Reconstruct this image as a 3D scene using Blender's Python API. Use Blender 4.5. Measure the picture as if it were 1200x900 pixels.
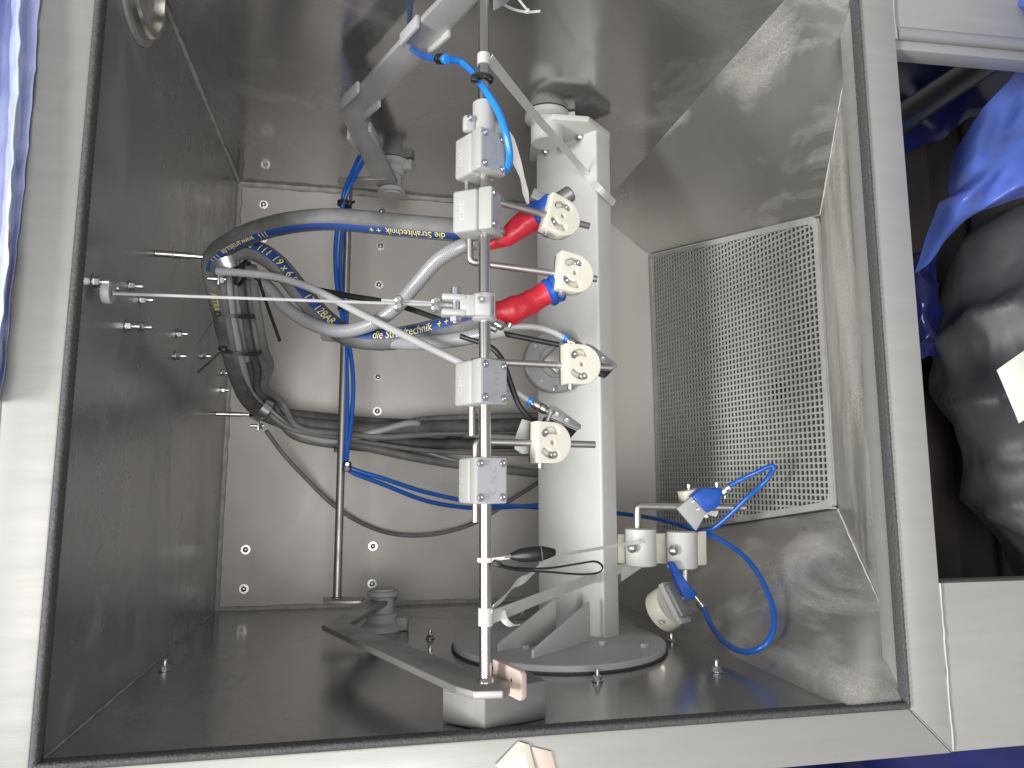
import bpy, bmesh, math, random
from mathutils import Vector, Matrix, Quaternion, noise
random.seed(4)
for o in list(bpy.data.objects): bpy.data.objects.remove(o)
SC = bpy.context.scene
COL = SC.collection
# ------------------------------------------------------------------ camera, world, lamps, exposure
# cabinet coordinates: x down the cabinet (photo right), y across it (photo up), z out of the opening.
# world: z up, the cabinet's x points down.
def W(v): return Vector((v[1], -v[2], -v[0]))
FOC = 837.4
RM = Matrix(((0.979516629, -0.0275404023, -0.199471051),
             (-0.0000535285, 0.99056722, -0.137027662),
             (0.201363281, 0.134231551, 0.97027559)))
CP = Vector((0.3153, 0.2817, 0.8401))
AX = Matrix(((0, 1, 0), (0, 0, -1), (-1, 0, 0)))
cam = bpy.data.cameras.new('camera'); camo = bpy.data.objects.new('camera', cam); COL.objects.link(camo)
cam.sensor_width = 36; cam.lens = 36*FOC/1200; cam.clip_start = 0.02; cam.clip_end = 50
camo.matrix_world = Matrix.Translation(W(CP)) @ (AX @ RM).to_4x4()
SC.camera = camo
world = bpy.data.worlds.new('World'); SC.world = world; world.use_nodes = True
bg = world.node_tree.nodes['Background']
bg.inputs[0].default_value = (0.96, 0.97, 1.0, 1); bg.inputs[1].default_value = 0.30
def area(name, loc, target, sx, sy, power, col):
    l = bpy.data.lights.new(name, 'AREA'); l.shape = 'RECTANGLE'; l.size = sx; l.size_y = sy
    l.energy = power; l.color = col
    o = bpy.data.objects.new(name, l); COL.objects.link(o)
    o.location = W(loc); d = W(target)-W(loc)
    o.rotation_euler = d.to_track_quat('-Z', 'Y').to_euler()
    return o
area('hall_lamp', (0.12, -0.35, 2.7), (0.55, 0.5, -0.4), 1.8, 1.4, 78, (1.0, 0.975, 0.93))
area('hall_lamp_overhead', (-3.3, -0.35, 2.3), (0.9, 0.5, -0.2), 1.4, 0.8, 250, (1.0, 0.99, 0.96))
SC.view_settings.view_transform = 'Standard'; SC.view_settings.look = 'None'
SC.view_settings.exposure = 0.0; SC.view_settings.gamma = 1.0
SC.view_settings.use_curve_mapping = False
SC.cycles.max_bounces = 10; SC.cycles.use_denoising = True

# ------------------------------------------------------------------ pixel rays -> points at a known depth / height
def _ray(px, py): return RM @ Vector(((px-600)/FOC, -(py-450)/FOC, -1))
def _on(px, py, ax, v):
    d = _ray(px, py); return CP + d*((v-CP[ax])/d[ax])
def P(px, py, z): return _on(px, py, 2, z)
def PX(px, py, x=0.0): return _on(px, py, 0, x)
def PY(px, py, y=0.0): return _on(px, py, 1, y)
def PL(pts): return [P(*q) for q in pts]

# ------------------------------------------------------------------ materials
def mat(name, col, rough=0.5, metal=0.0, col2=None, scale=20, amt=0.5, stretch=(1, 1, 1), bump=0.0, bscale=200,
        rvar=0.0, spec=0.5, alpha=1.0, trans=0.0, contrast=(0.35, 0.7), detail=6, coat=0.0, sub=0.0):
    m = bpy.data.materials.new(name); m.use_nodes = True
    nt = m.node_tree; b = nt.nodes['Principled BSDF']
    b.inputs['Roughness'].default_value = rough; b.inputs['Metallic'].default_value = metal
    b.inputs['Specular IOR Level'].default_value = spec
    b.inputs['Alpha'].default_value = alpha; b.inputs['Transmission Weight'].default_value = trans
    b.inputs['Coat Weight'].default_value = coat
    if sub: b.inputs['Subsurface Weight'].default_value = sub; b.inputs['Subsurface Radius'].default_value = (0.01, 0.01, 0.01)
    tc = nt.nodes.new('ShaderNodeTexCoord'); mp = nt.nodes.new('ShaderNodeMapping')
    mp.inputs['Scale'].default_value = stretch
    nt.links.new(tc.outputs['Object'], mp.inputs['Vector'])
    n = nt.nodes.new('ShaderNodeTexNoise'); n.inputs['Scale'].default_value = scale; n.inputs['Detail'].default_value = detail
    n.inputs['Roughness'].default_value = 0.62
    nt.links.new(mp.outputs[0], n.inputs['Vector'])
    cr = nt.nodes.new('ShaderNodeMapRange'); cr.inputs[1].default_value = contrast[0]; cr.inputs[2].default_value = contrast[1]
    nt.links.new(n.outputs[0], cr.inputs[0])
    mx = nt.nodes.new('ShaderNodeMix'); mx.data_type = 'RGBA'
    c2 = col2 or tuple(c*0.82 for c in col)
    mx.inputs[6].default_value = (*col, 1); mx.inputs[7].default_value = (*c2, 1)
    ml = nt.nodes.new('ShaderNodeMath'); ml.operation = 'MULTIPLY'; ml.inputs[1].default_value = amt
    nt.links.new(cr.outputs[0], ml.inputs[0]); nt.links.new(ml.outputs[0], mx.inputs[0])
    nt.links.new(mx.outputs[2], b.inputs['Base Color'])
    if rvar:
        rr = nt.nodes.new('ShaderNodeMath'); rr.operation = 'MULTIPLY_ADD'; rr.inputs[1].default_value = rvar
        rr.inputs[2].default_value = rough
        nt.links.new(cr.outputs[0], rr.inputs[0]); nt.links.new(rr.outputs[0], b.inputs['Roughness'])
    if bump:
        n2 = nt.nodes.new('ShaderNodeTexNoise'); n2.inputs['Scale'].default_value = bscale; n2.inputs['Detail'].default_value = 3
        nt.links.new(mp.outputs[0], n2.inputs['Vector'])
        bp = nt.nodes.new('ShaderNodeBump'); bp.inputs['Strength'].default_value = bump; bp.inputs['Distance'].default_value = 0.002
        nt.links.new(n2.outputs[0], bp.inputs['Height']); nt.links.new(bp.outputs[0], b.inputs['Normal'])
    return m

def panel_mat(name, base, rough, dust, dcol=(0.50, 0.48, 0.44), metal=0.85, streak=(1, 1, 1), dscale=4.0, lo=0.5, hi=0.75, fine=0.0, dist=0.3):
    """mill-finish stainless sheet with a patchy film of blasting dust"""
    m = bpy.data.materials.new(name); m.use_nodes = True; nt = m.node_tree; N = nt.nodes; L = nt.links
    b = N['Principled BSDF']; out = N['Material Output']
    tc = N.new('ShaderNodeTexCoord')
    mp = N.new('ShaderNodeMapping'); mp.inputs['Scale'].default_value = streak; L.new(tc.outputs['Object'], mp.inputs[0])
    n1 = N.new('ShaderNodeTexNoise'); n1.inputs['Scale'].default_value = 3.0; n1.inputs['Detail'].default_value = 8; L.new(tc.outputs['Object'], n1.inputs[0])
    mr = N.new('ShaderNodeMapRange'); mr.inputs[3].default_value = rough-0.06; mr.inputs[4].default_value = rough+0.12
    mr.inputs[1].default_value = 0.3; mr.inputs[2].default_value = 0.7
    L.new(n1.outputs[0], mr.inputs[0]); L.new(mr.outputs[0], b.inputs['Roughness'])
    cm = N.new('ShaderNodeMix'); cm.data_type = 'RGBA'
    cm.inputs[6].default_value = (*[c*0.88 for c in base], 1); cm.inputs[7].default_value = (*[min(1, c*1.1) for c in base], 1)
    L.new(n1.outputs[0], cm.inputs[0]); L.new(cm.outputs[2], b.inputs['Base Color'])
    b.inputs['Metallic'].default_value = metal
    d = N.new('ShaderNodeBsdfDiffuse'); d.inputs[0].default_value = (*dcol, 1)
    n2 = N.new('ShaderNodeTexNoise'); n2.inputs['Scale'].default_value = dscale; n2.inputs['Detail'].default_value = 5
    n2.inputs['Roughness'].default_value = 0.55; n2.inputs['Distortion'].default_value = dist
    L.new(mp.outputs[0], n2.inputs[0])
    m2 = N.new('ShaderNodeMapRange'); m2.inputs[1].default_value = lo; m2.inputs[2].default_value = hi
    m2.inputs[3].default_value = 0.03; m2.inputs[4].default_value = dust
    L.new(n2.outputs[0], m2.inputs[0])
    fac = m2.outputs[0]
    if fine:
        n3 = N.new('ShaderNodeTexNoise'); n3.inputs['Scale'].default_value = 420; n3.inputs['Detail'].default_value = 2; L.new(tc.outputs['Object'], n3.inputs[0])
        m3 = N.new('ShaderNodeMapRange'); m3.inputs[1].default_value = 0.45; m3.inputs[2].default_value = 0.7
        m3.inputs[3].default_value = 1-fine; m3.inputs[4].default_value = 1+fine; L.new(n3.outputs[0], m3.inputs[0])
        mm = N.new('ShaderNodeMath'); mm.operation = 'MULTIPLY'; mm.use_clamp = True
        L.new(fac, mm.inputs[0]); L.new(m3.outputs[0], mm.inputs[1]); fac = mm.outputs[0]
    bp = N.new('ShaderNodeBump'); bp.inputs['Strength'].default_value = 0.05; bp.inputs['Distance'].default_value = 0.01
    n4 = N.new('ShaderNodeTexNoise'); n4.inputs['Scale'].default_value = 5; L.new(tc.outputs['Object'], n4.inputs[0])
    L.new(n4.outputs[0], bp.inputs['Height']); L.new(bp.outputs[0], b.inputs['Normal'])
    ms = N.new('ShaderNodeMixShader'); L.new(fac, ms.inputs[0]); L.new(b.outputs[0], ms.inputs[1]); L.new(d.outputs[0], ms.inputs[2])
    L.new(ms.outputs[0], out.inputs[0])
    return m

M = {}
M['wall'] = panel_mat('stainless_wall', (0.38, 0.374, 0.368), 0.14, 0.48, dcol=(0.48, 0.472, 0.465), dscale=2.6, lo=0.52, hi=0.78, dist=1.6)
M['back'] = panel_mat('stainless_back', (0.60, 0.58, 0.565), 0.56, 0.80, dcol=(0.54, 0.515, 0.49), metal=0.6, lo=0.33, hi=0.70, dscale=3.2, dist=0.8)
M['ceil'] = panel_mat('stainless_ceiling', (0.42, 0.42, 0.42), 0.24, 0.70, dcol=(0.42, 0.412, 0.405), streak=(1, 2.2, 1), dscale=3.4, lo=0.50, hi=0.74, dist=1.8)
M['hopper'] = panel_mat('stainless_hopper', (0.47, 0.465, 0.45), 0.30, 0.85, dcol=(0.64, 0.625, 0.58), streak=(2.6, 0.8, 0.8), dscale=5.0, lo=0.50, hi=0.74, fine=0.45, dist=0.6)
M['hopper2'] = panel_mat('stainless_hopper_front', (0.48, 0.47, 0.43), 0.28, 0.95, dcol=(0.70, 0.69, 0.64), streak=(0.8, 3, 3), dscale=3.6, lo=0.42, hi=0.68, fine=0.6)
M['frame'] = mat('brushed_frame_steel', (0.35, 0.35, 0.34), 0.42, 0.25, (0.30, 0.30, 0.29), 6, 0.7, (8, 1, 1), 0.04, 60, rvar=0.06)
M['funnel'] = panel_mat('stainless_funnel', (0.30, 0.30, 0.285), 0.30, 0.12, dcol=(0.5, 0.49, 0.45), dscale=5, lo=0.3, hi=0.7)
M['rubber'] = mat('rubber_trim', (0.045, 0.046, 0.05), 0.6, 0, (0.10, 0.10, 0.105), 350, 0.8, bump=0.6, bscale=400)
M['sealant'] = mat('dusty_sealant', (0.50, 0.49, 0.475), 0.7, 0, (0.30, 0.295, 0.29), 45, 0.9, bump=0.5, bscale=120)
M['grate'] = mat('moulded_grate_grey', (0.46, 0.465, 0.445), 0.45, 0.0, (0.36, 0.365, 0.35), 40, 0.7, bump=0.15)
M['paint'] = mat('grey_white_paint', (0.54, 0.545, 0.535), 0.5, 0, (0.47, 0.475, 0.465), 9, 0.7, bump=0.06, bscale=90)
M['greyplate'] = mat('grey_flange_steel', (0.30, 0.305, 0.31), 0.45, 0.3, (0.2, 0.2, 0.205), 25, 0.7)
M['bearing'] = mat('cast_bearing_grey', (0.46, 0.465, 0.465), 0.5, 0, (0.36, 0.36, 0.36), 30, 0.6, bump=0.2, bscale=150)
M['steel'] = mat('polished_bar_steel', (0.70, 0.68, 0.64), 0.24, 1.0, (0.60, 0.58, 0.55), 40, 0.6, (1, 1, 4), rvar=0.03)
M['darksteel'] = mat('dull_rod_steel', (0.50, 0.49, 0.47), 0.40, 1.0, (0.38, 0.365, 0.35), 25, 0.7, rvar=0.12)
M['armsteel'] = mat('raw_flat_steel', (0.42, 0.41, 0.395), 0.36, 0.7, (0.30, 0.29, 0.28), 14, 0.8, rvar=0.15)
M['galv'] = mat('galvanised_flat_steel', (0.50, 0.50, 0.50), 0.42, 0.45, (0.40, 0.40, 0.40), 14, 0.8, rvar=0.15)
M['zinc'] = mat('zinc_fastener', (0.66, 0.67, 0.68), 0.3, 0.95, (0.48, 0.49, 0.5), 150, 0.7)
M['block'] = mat('printed_block_grey', (0.40, 0.41, 0.405), 0.55, 0, (0.36, 0.365, 0.36), 25, 0.5, bump=0.08, bscale=250, sub=0.1)
M['blockface'] = mat('block_cap_grey', (0.36, 0.37, 0.395), 0.5, 0, (0.33, 0.34, 0.365), 30, 0.5)
M['engrave'] = mat('engraved_grey', (0.20, 0.205, 0.215), 0.6)
M['emboss'] = mat('embossed_white', (0.78, 0.78, 0.76), 0.5)
M['cream'] = mat('cream_rail_reflection', (0.68, 0.66, 0.57), 0.45, 0, (0.62, 0.60, 0.52), 30, 0.5, bump=0.05, sub=0.1)
M['clamp'] = mat('cast_clamp_grey', (0.46, 0.47, 0.475), 0.42, 0.1, (0.44, 0.45, 0.46), 40, 0.6, bump=0.15)
M['red'] = mat('red_shrink_sleeve', (0.62, 0.022, 0.045), 0.42, 0, (0.50, 0.012, 0.03), 40, 0.8, bump=0.35, bscale=70, spec=0.6)
M['blue'] = mat('blue_plastic', (0.012, 0.085, 0.42), 0.38, 0, (0.01, 0.06, 0.34), 60, 0.6)
M['tube'] = mat('blue_air_tube', (0.012, 0.11, 0.50), 0.30, 0, (0.01, 0.09, 0.42), 40, 0.6, spec=0.6)
M['tubelight'] = mat('bright_blue_air_tube', (0.015, 0.24, 0.80), 0.22, 0, (0.01, 0.20, 0.72), 40, 0.5, coat=0.3)
M['hose'] = mat('dusty_black_hose', (0.065, 0.066, 0.068), 0.66, 0, (0.21, 0.21, 0.205), 12, 0.85, bump=0.12, bscale=160)
M['hosedark'] = mat('black_hose', (0.055, 0.055, 0.057), 0.62, 0, (0.20, 0.20, 0.195), 14, 0.7, bump=0.12)
M['greyhose'] = mat('dusty_grey_hose', (0.23, 0.23, 0.225), 0.55, 0, (0.10, 0.10, 0.10), 16, 0.8, bump=0.1)
M['stripe'] = mat('blue_hose_stripe', (0.014, 0.05, 0.21), 0.55, 0, (0.01, 0.03, 0.13), 12, 0.8)
M['yellow'] = mat('yellow_print', (0.72, 0.62, 0.12), 0.6, 0, (0.5, 0.44, 0.12), 60, 0.6)
M['greytube'] = mat('light_grey_tube', (0.42, 0.43, 0.435), 0.4, 0, (0.32, 0.325, 0.33), 18, 0.7)
M['cable'] = mat('black_cable', (0.018, 0.018, 0.02), 0.45)
M['blackpl'] = mat('black_plastic', (0.012, 0.012, 0.013), 0.3)
M['strap'] = mat('translucent_white_strap', (0.68, 0.68, 0.65), 0.4, 0, (0.58, 0.58, 0.56), 40, 0.6, trans=0.0, alpha=0.82, sub=0.15)
M['white'] = mat('white_nylon', (0.76, 0.76, 0.73), 0.4, 0, (0.68, 0.68, 0.66), 40, 0.5)
M['beige'] = mat('beige_fibre_board', (0.56, 0.47, 0.41), 0.6, 0, (0.50, 0.41, 0.36), 30, 0.6, bump=0.1)
M['greybox'] = mat('grey_steel_box', (0.21, 0.207, 0.203), 0.5, 0.3, (0.16, 0.157, 0.154), 14, 0.8, rvar=0.1)
M['brass'] = mat('nickel_fitting', (0.52, 0.50, 0.45), 0.28, 0.95, (0.36, 0.34, 0.3), 120, 0.7)
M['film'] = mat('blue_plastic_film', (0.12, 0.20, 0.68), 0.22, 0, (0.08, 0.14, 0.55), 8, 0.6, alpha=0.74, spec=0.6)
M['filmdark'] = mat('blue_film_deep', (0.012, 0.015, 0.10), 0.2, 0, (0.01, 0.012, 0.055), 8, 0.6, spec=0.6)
M['filmpale'] = mat('pale_blue_film', (0.58, 0.62, 0.86), 0.25, 0, (0.36, 0.42, 0.72), 9, 0.9, spec=0.8, coat=0.5)
M['bag'] = mat('grey_bin_bag', (0.05, 0.053, 0.057), 0.5, 0, (0.075, 0.079, 0.084), 7, 0.6, spec=0.6)
M['board'] = mat('dark_brown_board', (0.045, 0.034, 0.032), 0.6, 0, (0.03, 0.023, 0.022), 3, 0.8, (1, 10, 10))
M['paper'] = mat('white_paper', (0.72, 0.72, 0.68), 0.7)
M['ink'] = mat('grey_ink', (0.2, 0.2, 0.2), 0.7)
M['disp'] = mat('dark_hole', (0.01, 0.01, 0.01), 0.9)

def braid_mat():
    m = bpy.data.materials.new('braided_hose'); m.use_nodes = True; nt = m.node_tree; N = nt.nodes; L = nt.links
    b = N['Principled BSDF']; b.inputs['Roughness'].default_value = 0.35; b.inputs['Coat Weight'].default_value = 0.4
    uv = N.new('ShaderNodeUVMap'); uv.uv_map = 'tube'
    outs = []
    for sgn in (1, -1):
        s = N.new('ShaderNodeSeparateXYZ'); L.new(uv.outputs[0], s.inputs[0])
        a = N.new('ShaderNodeMath'); a.operation = 'MULTIPLY'; a.inputs[1].default_value = 20.0; L.new(s.outputs[0], a.inputs[0])
        c = N.new('ShaderNodeMath'); c.operation = 'MULTIPLY_ADD'; c.inputs[1].default_value = sgn*260.0
        L.new(s.outputs[1], c.inputs[0]); L.new(a.outputs[0], c.inputs[2])
        f = N.new('ShaderNodeMath'); f.operation = 'FRACT'; L.new(c.outputs[0], f.inputs[0])
        g = N.new('ShaderNodeMath'); g.operation = 'LESS_THAN'; g.inputs[1].default_value = 0.45; L.new(f.outputs[0], g.inputs[0])
        outs.append(g)
    mx = N.new('ShaderNodeMath'); mx.operation = 'MAXIMUM'; L.new(outs[0].outputs[0], mx.inputs[0]); L.new(outs[1].outputs[0], mx.inputs[1])
    c = N.new('ShaderNodeMix'); c.data_type = 'RGBA'; c.inputs[6].default_value = (0.14, 0.145, 0.155, 1); c.inputs[7].default_value = (0.34, 0.345, 0.36, 1)
    L.new(mx.outputs[0], c.inputs[0]); L.new(c.outputs[2], b.inputs['Base Color'])
    return m
M['braid'] = braid_mat()

# ------------------------------------------------------------------ object helpers
ORG = {}
def thing(name, loc, label, cat, group=None):
    o = bpy.data.objects.new(name, None); COL.objects.link(o); o.empty_display_size = 0.02
    o.location = W(loc); ORG[o.name] = W(loc)
    o['label'] = label; o['category'] = cat
    if group: o['group'] = group
    return o
def tag(o, label, cat, group=None):
    o['label'] = label; o['category'] = cat
    if group: o['group'] = group
    return o
def finish(me, m, angle=35):
    me.materials.append(M[m])
    for p in me.polygons: p.use_smooth = True
    me.set_sharp_from_angle(angle=math.radians(angle))
def obj(name, bm, m, parent=None, angle=35, label=None):
    bmesh.ops.recalc_face_normals(bm, faces=bm.faces)
    for v in bm.verts: v.co = W(v.co)
    if parent is not None: org = ORG[parent.name]
    else:
        lo = Vector([min(v.co[i] for v in bm.verts) for i in range(3)]); hi = Vector([max(v.co[i] for v in bm.verts) for i in range(3)])
        org = (lo+hi)/2; org.z = lo.z
    for v in bm.verts: v.co -= org
    me = bpy.data.meshes.new(name); bm.to_mesh(me); bm.free()
    finish(me, m, angle)
    o = bpy.data.objects.new(name, me); COL.objects.link(o)
    if parent is not None: o.parent = parent
    else: o.location = org
    ORG[o.name] = org
    if label: o['label'] = label
    return o
def new(): return bmesh.new()
def put(bm, src_verts, faces):
    vs = [bm.verts.new(v) for v in src_verts]
    out = []
    for f in faces:
        try: out.append(bm.faces.new([vs[i] for i in f]))
        except ValueError: pass
    return vs, out
def basis(d, up=Vector((0, 1, 0))):
    d = Vector(d).normalized(); up = Vector(up)
    if abs(d.dot(up.normalized())) > 0.97: up = Vector((1, 0, 0))
    a = up.cross(d).normalized(); return a, d.cross(a).normalized(), d
def box(bm, c, s, R=None, bev=0.0, seg=2):
    """box at centre c, size s, columns of R are its axes"""
    R = R or Matrix.Identity(3)
    t = bmesh.new(); bmesh.ops.create_cube(t, size=1.0)
    for v in t.verts: v.co = Vector((v.co.x*s[0], v.co.y*s[1], v.co.z*s[2]))
    if bev: bmesh.ops.bevel(t, geom=list(t.edges), offset=bev, segments=seg, affect='EDGES', profile=0.5)
    t.verts.index_update()
    put(bm, [Vector(c)+R @ v.co for v in t.verts], [[v.index for v in f.verts] for f in t.faces]); t.free()
def cols(a, b, c): return Matrix((a, b, c)).transposed()
def roty(deg): return Matrix.Rotation(math.radians(deg), 3, 'Y')
def rings(bm, rs, cap=True, closed=False):
    """rs: list of rings (lists of points)"""
    vr = [[bm.verts.new(p) for p in r] for r in rs]; n = len(rs[0])
    pairs = list(zip(vr, vr[1:])) + ([(vr[-1], vr[0])] if closed else [])
    for a, b in pairs:
        for i in range(n): bm.faces.new((a[i], a[(i+1) % n], b[(i+1) % n], b[i]))
    if cap and not closed:
        bm.faces.new(list(reversed(vr[0]))); bm.faces.new(vr[-1])
def lathe(bm, o, d, prof, seg=24, cap=True):
    """prof: (distance along d, radius)"""
    a, b, d = basis(d); o = Vector(o)
    rings(bm, [[o+d*h+(a*math.cos(t)+b*math.sin(t))*r for t in [2*math.pi*i/seg for i in range(seg)]] for h, r in prof], cap)
def cyl(bm, p0, p1, r, seg=20, bev=0.0):
    p0 = Vector(p0); d = Vector(p1)-p0; L = d.length
    pr = [(0, r), (L, r)] if not bev else [(0, r-bev), (bev, r), (L-bev, r), (L, r-bev)]
    lathe(bm, p0, d, pr, seg)
def torus(bm, c, d, R, r, seg=36, sg=10, arc=(0, 2*math.pi)):
    a, b, d = basis(d); c = Vector(c); full = abs(arc[1]-arc[0]-2*math.pi) < 1e-6
    n = seg if full else seg+1
    rs = []
    for i in range(n):
        t = arc[0]+(arc[1]-arc[0])*i/seg; u = a*math.cos(t)+b*math.sin(t)
        rs.append([c+u*(R+r*math.cos(s))+d*(r*math.sin(s)) for s in [2*math.pi*k/sg for k in range(sg)]])
    rings(bm, rs, True, full)
def spline(pts, per=10):
    """centripetal-ish Catmull-Rom through pts"""
    pts = [Vector(p) for p in pts]
    if len(pts) == 2: return [pts[0].lerp(pts[1], i/per) for i in range(per+1)]
    q = [pts[0]*2-pts[1]]+pts+[pts[-1]*2-pts[-2]]; out = []
    for i in range(1, len(q)-2):
        p0, p1, p2, p3 = q[i-1:i+3]
        for k in range(per):
            t = k/per
            out.append(0.5*((2*p1)+(p2-p0)*t+(2*p0-5*p1+4*p2-p3)*t*t+(3*p1-p0-3*p2+p3)*t**3))
    out.append(pts[-1]); return out
def lerp_list(vals, n):
    if not isinstance(vals, (list, tuple)): return [vals]*n
    out = []
    for i in range(n):
        f = i/(n-1)*(len(vals)-1); k = min(int(f), len(vals)-2); out.append(vals[k]+(vals[k+1]-vals[k])*(f-k))
    return out
def frames(path, ref=None):
    tg = [(path[min(i+1, len(path)-1)]-path[max(i-1, 0)]).normalized() for i in range(len(path))]
    out = []; a = None
    for i, t in enumerate(tg):
        if ref is not None:
            a = Vector(ref) - t*t.dot(Vector(ref)); a.normalize()
        elif a is None: a = basis(t, (0.3, 0.5, 0.8))[0]
        else: a = (a - t*t.dot(a)).normalized()
        out.append((a, t.cross(a).normalized(), t))
    return out
def tube(bm, pts, r, seg=14, per=10, smooth=True, uv=False, cap=True):
    path = spline(pts, per) if smooth else [Vector(p) for p in pts]
    rad = lerp_list(r, len(path)); fr = frames(path)
    rs = [[p+(a*math.cos(t)+b*math.sin(t))*rr for t in [2*math.pi*k/seg for k in range(seg)]] for p, (a, b, _), rr in zip(path, fr, rad)]
    if not uv: rings(bm, rs, cap); return path
    lay = bm.loops.layers.uv.new('tube'); L = 0; vr = [[bm.verts.new(p) for p in rg] for rg in rs]
    for i in range(len(path)-1):
        L2 = L+(path[i+1]-path[i]).length
        for k in range(seg):
            f = bm.faces.new((vr[i][k], vr[i][(k+1) % seg], vr[i+1][(k+1) % seg], vr[i+1][k]))
            for lp, c in zip(f.loops, ((k/seg, L), ((k+1)/seg, L), ((k+1)/seg, L2), (k/seg, L2))): lp[lay].uv = c
        L = L2
    return path
def stripe(bm, path, r, ref, half, off=0.0004, n=6):
    fr = frames(path, ref); rows = []
    for p, (a, b, _) in zip(path, fr):
        rows.append([bm.verts.new(p+(a*math.cos(t)+b*math.sin(t))*(r+off)) for t in [-half+2*half*k/n for k in range(n+1)]])
    for A, B in zip(rows, rows[1:]):
        for k in range(n): bm.faces.new((A[k], A[k+1], B[k+1], B[k]))
def ribbon(bm, pts, w, side, th=0.0008, per=8, smooth=True):
    path = spline(pts, per) if smooth else [Vector(p) for p in pts]
    ws = lerp_list(w, len(path)); rs = []
    for i, p in enumerate(path):
        t = (path[min(i+1, len(path)-1)]-path[max(i-1, 0)]).normalized()
        s = side[0].lerp(side[1], i/(len(path)-1)) if isinstance(side, tuple) else Vector(side)
        s = (s-t*t.dot(s)).normalized(); n = t.cross(s)
        rs.append([p+s*ws[i]/2+n*th, p-s*ws[i]/2+n*th, p-s*ws[i]/2-n*th, p+s*ws[i]/2-n*th])
    rings(bm, rs)
def prism(bm, poly, off, bev=0.0):
    """poly: 3d points in a plane, extruded by off"""
    t = bmesh.new(); vs = [t.verts.new(p) for p in poly]; f = t.faces.new(vs)
    e = bmesh.ops.extrude_face_region(t, geom=[f])
    bmesh.ops.translate(t, verts=[g for g in e['geom'] if isinstance(g, bmesh.types.BMVert)], vec=Vector(off))
    if bev: bmesh.ops.bevel(t, geom=list(t.edges), offset=bev, segments=2, affect='EDGES', profile=0.5)
    t.verts.index_update()
    put(bm, [v.co.copy() for v in t.verts], [[v.index for v in f.verts] for f in t.faces]); t.free()
_TX = {}
def glyphs(s, size, thin=0.0, gap=1.0):
    k = (s, size, thin, gap)
    if k not in _TX:
        c = bpy.data.curves.new('txt', 'FONT'); c.body = s; c.size = size; c.resolution_u = 3; c.offset = -thin; c.space_character = gap
        o = bpy.data.objects.new('txt', c); COL.objects.link(o)
        me = bpy.data.meshes.new_from_object(o)
        _TX[k] = ([v.co.copy() for v in me.vertices], [list(p.vertices) for p in me.polygons])
        bpy.data.objects.remove(o); bpy.data.curves.remove(c); bpy.data.meshes.remove(me)
    return _TX[k]
def flat_text(bm, s, size, o, ex, ey, thin=0.0, gap=1.0):
    vs, fs = glyphs(s, size, thin, gap); w = max(v.x for v in vs)/2; h = size*0.35
    put(bm, [Vector(o)+Vector(ex)*(v.x-w)+Vector(ey)*(v.y-h) for v in vs], fs)
def hose_text(bm, s, size, path, r, ref, start, flip, off=0.0008, wide=1.0):
    """letters wrapped on a hose; start in metres along the path; flip turns the letters' tops over"""
    vs, fs = glyphs(s, size); fr = frames(path, ref); ln = [0]
    t_ = bmesh.new(); put(t_, vs, fs); bmesh.ops.triangulate(t_, faces=list(t_.faces))
    for _ in range(3):
        lg = [e_ for e_ in t_.edges if e_.calc_length() > size*0.16]
        if lg: bmesh.ops.subdivide_edges(t_, edges=lg, cuts=1)
        bmesh.ops.triangulate(t_, faces=[f_ for f_ in t_.faces if len(f_.verts) > 3])
    t_.verts.index_update(); vs = [v.co.copy() for v in t_.verts]; fs = [[v.index for v in f_.verts] for f_ in t_.faces]; t_.free()
    for a, b in zip(path, path[1:]): ln.append(ln[-1]+(b-a).length)
    out = []
    for v in vs:
        d = start+v.x*wide; i = 0
        while i < len(ln)-2 and ln[i+1] < d: i += 1
        f = max(0, min(1, (d-ln[i])/(ln[i+1]-ln[i]))); p = path[i].lerp(path[i+1], f)
        a = fr[i][0].lerp(fr[i+1][0], f).normalized(); b = fr[i][1].lerp(fr[i+1][1], f).normalized()
        t = (v.y-size*0.35)/r*(-1 if flip else 1)
        out.append(p+(a*math.cos(t)+b*math.sin(t))*(r+off))
    put(bm, out, fs)
def plate2d(outer, holes, th, bev=0.001):
    """plate with holes from a filled 2d curve: verts, faces in local xy, thickness along z (centred)"""
    c = bpy.data.curves.new('pl', 'CURVE'); c.dimensions = '2D'; c.fill_mode = 'BOTH'; c.extrude = th/2-bev; c.bevel_depth = bev; c.bevel_resolution = 1; c.offset = -bev
    for lp in [outer]+holes:
        s = c.splines.new('POLY'); s.points.add(len(lp)-1); s.use_cyclic_u = True
        for p, q in zip(s.points, lp): p.co = (q[0], q[1], 0, 1)
    o = bpy.data.objects.new('pl', c); COL.objects.link(o); me = bpy.data.meshes.new_from_object(o)
    r = ([v.co.copy() for v in me.vertices], [list(p.vertices) for p in me.polygons])
    bpy.data.objects.remove(o); bpy.data.curves.remove(c); bpy.data.meshes.remove(me); return r
def hexhead(bm, o, d, r, h, ph=0.0):
    a, b, d = basis(d); o = Vector(o)
    rg = lambda hh, rr: [o+d*hh+(a*math.cos(t+ph)+b*math.sin(t+ph))*rr for t in [math.pi*k/3 for k in range(6)]]
    rings(bm, [rg(0, r), rg(h*0.85, r), rg(h, r*0.86)])
SHARED = {}
def shared(key, fill, m, angle=35):
    """a mesh in local axes (axis +Z), shared by many objects; fill works in plain local coordinates"""
    if key not in SHARED:
        bm = bmesh.new(); fill(bm); bmesh.ops.recalc_face_normals(bm, faces=bm.faces)
        me = bpy.data.meshes.new(key); bm.to_mesh(me); bm.free(); finish(me, m, angle); SHARED[key] = me
    return SHARED[key]
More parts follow.
